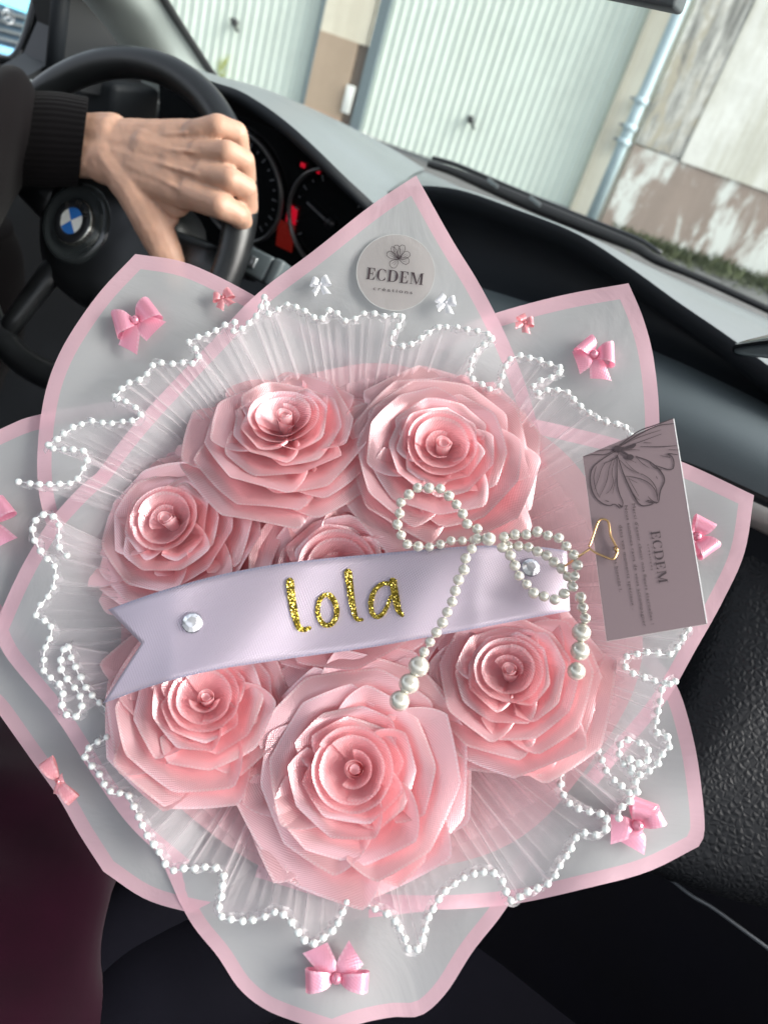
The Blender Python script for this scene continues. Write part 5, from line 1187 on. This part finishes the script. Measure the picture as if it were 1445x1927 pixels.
# down pipe
pa, pb_ = fac(1290, -20, 0.16), fac(1122, 396, 0.16); o = FO - Vector((0, 0, FO.z)); xc = (fxz(pa)[0] + fxz(pb_)[0]) / 2; wpm = 0.055
pipe_b = o + R_ * xc - FN * 0.16
pp = tube('drain_pipe', [pipe_b + U_ * z for z in (0.02, 1.0, 2.0, 3.2, 4.4)], wpm, M['pipe'], None, 20); tag(pp, 'pale blue drain pipe between the garage door and the stained wall', 'drain pipe')
for (px, py) in ((1205, 190), (1176, 268), (1185, 240)):
    z = fxz(fac(px, py, 0.16))[1]; v, f = lathe_data(pipe_b + U_ * z, U_, [(wpm, -0.03), (wpm + 0.012, -0.025), (wpm + 0.012, 0.025), (wpm, 0.03)], 20); obj('pipe_collar', v, f, M['pipe'], pp)
    mb = MB(); mb.box(pipe_b + U_ * z + FN * 0.07, R_ * 0.10, FN * 0.02, U_ * 0.012); mb.obj('pipe_bracket', M['steel'], pp)
# old wall on the right, a little nearer
ow = empty('old_wall', fac(1350, 300) - Vector((0, 0, 0)), 'weathered white wall with a flaked brown base, right of the drain pipe', 'wall'); ow.location.z = 0
xw0 = xp + 0.10; zb = fxz(fac(1330, 321, 0.1))[1]
wall('wall_panel', xw0, xw0 + 0.48, zb + 0.02, 5.0, 0.09, M['stained'], ow); wall('wall_panel', xw0 + 0.48, xw0 + 7, zb, 5.0, 0.10, M['old_white'], ow); wall('wall_base', xw0, xw0 + 7, -0.05, zb, 0.085, M['flaked'], ow)
# ground and weeds at the wall foot
g = obj('ground', [Vector((-60, -40, -0.02)), Vector((60, -40, -0.02)), Vector((60, 80, -0.02)), Vector((-60, 80, -0.02))], [(0, 1, 2, 3)], M['asphalt'], smooth=False); tag(g, 'grey asphalt yard', kind='structure')
rnd = random.Random(9); mb = MB(); base = FO - Vector((0, 0, FO.z)) - FN * 0.2
for k in range(5000):
    x = xw0 + 0.1 + rnd.random() * 6; y = abs(rnd.gauss(0, 0.35)); b = base + R_ * x - FN * y; hh = 0.55 * rnd.uniform(0.05, 0.30) * (1 if y < 0.4 else 0.4) * (0.4 + 0.9 * noise.noise(Vector((x * 1.5, 0, 3))) ** 2 * 3 + 0.3)
    s = R_ * cos(k) * 0.015 + FN * sin(k) * 0.015; t_ = b + U_ * hh + R_ * rnd.uniform(-0.08, 0.08) - FN * rnd.uniform(-0.05, 0.08); mb.add([b - s, b + s, t_], [(0, 1, 2)])
gr = mb.obj('grass', M['grass'], None); tag(gr, 'weeds and grass at the foot of the old wall', kind='stuff')
# solid car front standing in for the reflection in the driver's door mirror
M['car_paint'] = plain('dark_paint_blue_highlight', (0.20, 0.62, 0.78), 0.25, coat=0.8, spec=0.6)  # dark car: its blue highlights put into the body colour
M['grille'] = plain('dark_grille', (0.02, 0.05, 0.08), 0.3, coat=0.4)
M['plate'] = plain('blue_white_plate', (0.20, 0.50, 0.75), 0.4)
PX0 = -3.6
q = lambda px, py, d=0.0: on_x(px, py, PX0 + d)
pc = empty('mirrored_car_front', q(-20, 60), 'car front with a dark grille, standing in for the door mirror reflection at upper left', 'car'); pc.location.z = 0
def slab(name, pts, mt, parent, d0, d1):
    v = [q(x, y, d0) for x, y in pts] + [q(x, y, d1) for x, y in pts]; n = len(pts); return obj(name, v, [tuple(range(n)), tuple(range(n, 2 * n))[::-1]] + [(i, (i + 1) % n, n + (i + 1) % n, n + i) for i in range(n)], mt, parent, smooth=False)
slab('bonnet', [(-260, -140), (140, -60), (110, 45), (60, 28), (0, 6), (-260, -60)], M['car_paint'], pc, 0.0, -0.5)
slab('body', [(-260, -60), (0, 6), (60, 28), (110, 45), (100, 200), (-260, 150)], M['grille'], pc, 0.03, -0.5)
for k in range(4): slab('grille_slat', [(-160, -22 + k * 17), (60, 33 + k * 17), (60, 38 + k * 17), (-160, -15 + k * 17)], M['slate'], pc, 0.06, 0.03)
slab('number_plate', [(-90, 62), (27, 92), (27, 106), (-90, 78)], M['plate'], pc, 0.09, 0.04)
ec = q(16, 31, 0.10); e2 = q(16, 45, 0.10); rr_ = (e2 - ec).length
en = Vector((1, 0, 0)); u1 = (q(16, 17, 0.10) - ec).normalized(); u1 = (u1 - en * u1.dot(en)).normalized(); u2 = en.cross(u1)
em2 = tube('star_emblem', [ec + (u1 * cos(2 * pi * k / 32) + u2 * sin(2 * pi * k / 32)) * rr_ for k in range(32)], rr_ * 0.09, M['steel'], pc, 8, True)
for k in range(3): a = 2 * pi * k / 3; tube('star_arm', [ec, ec + (u1 * cos(a) + u2 * sin(a)) * rr_], [rr_ * 0.16, rr_ * 0.04], M['steel'], em2, 6)
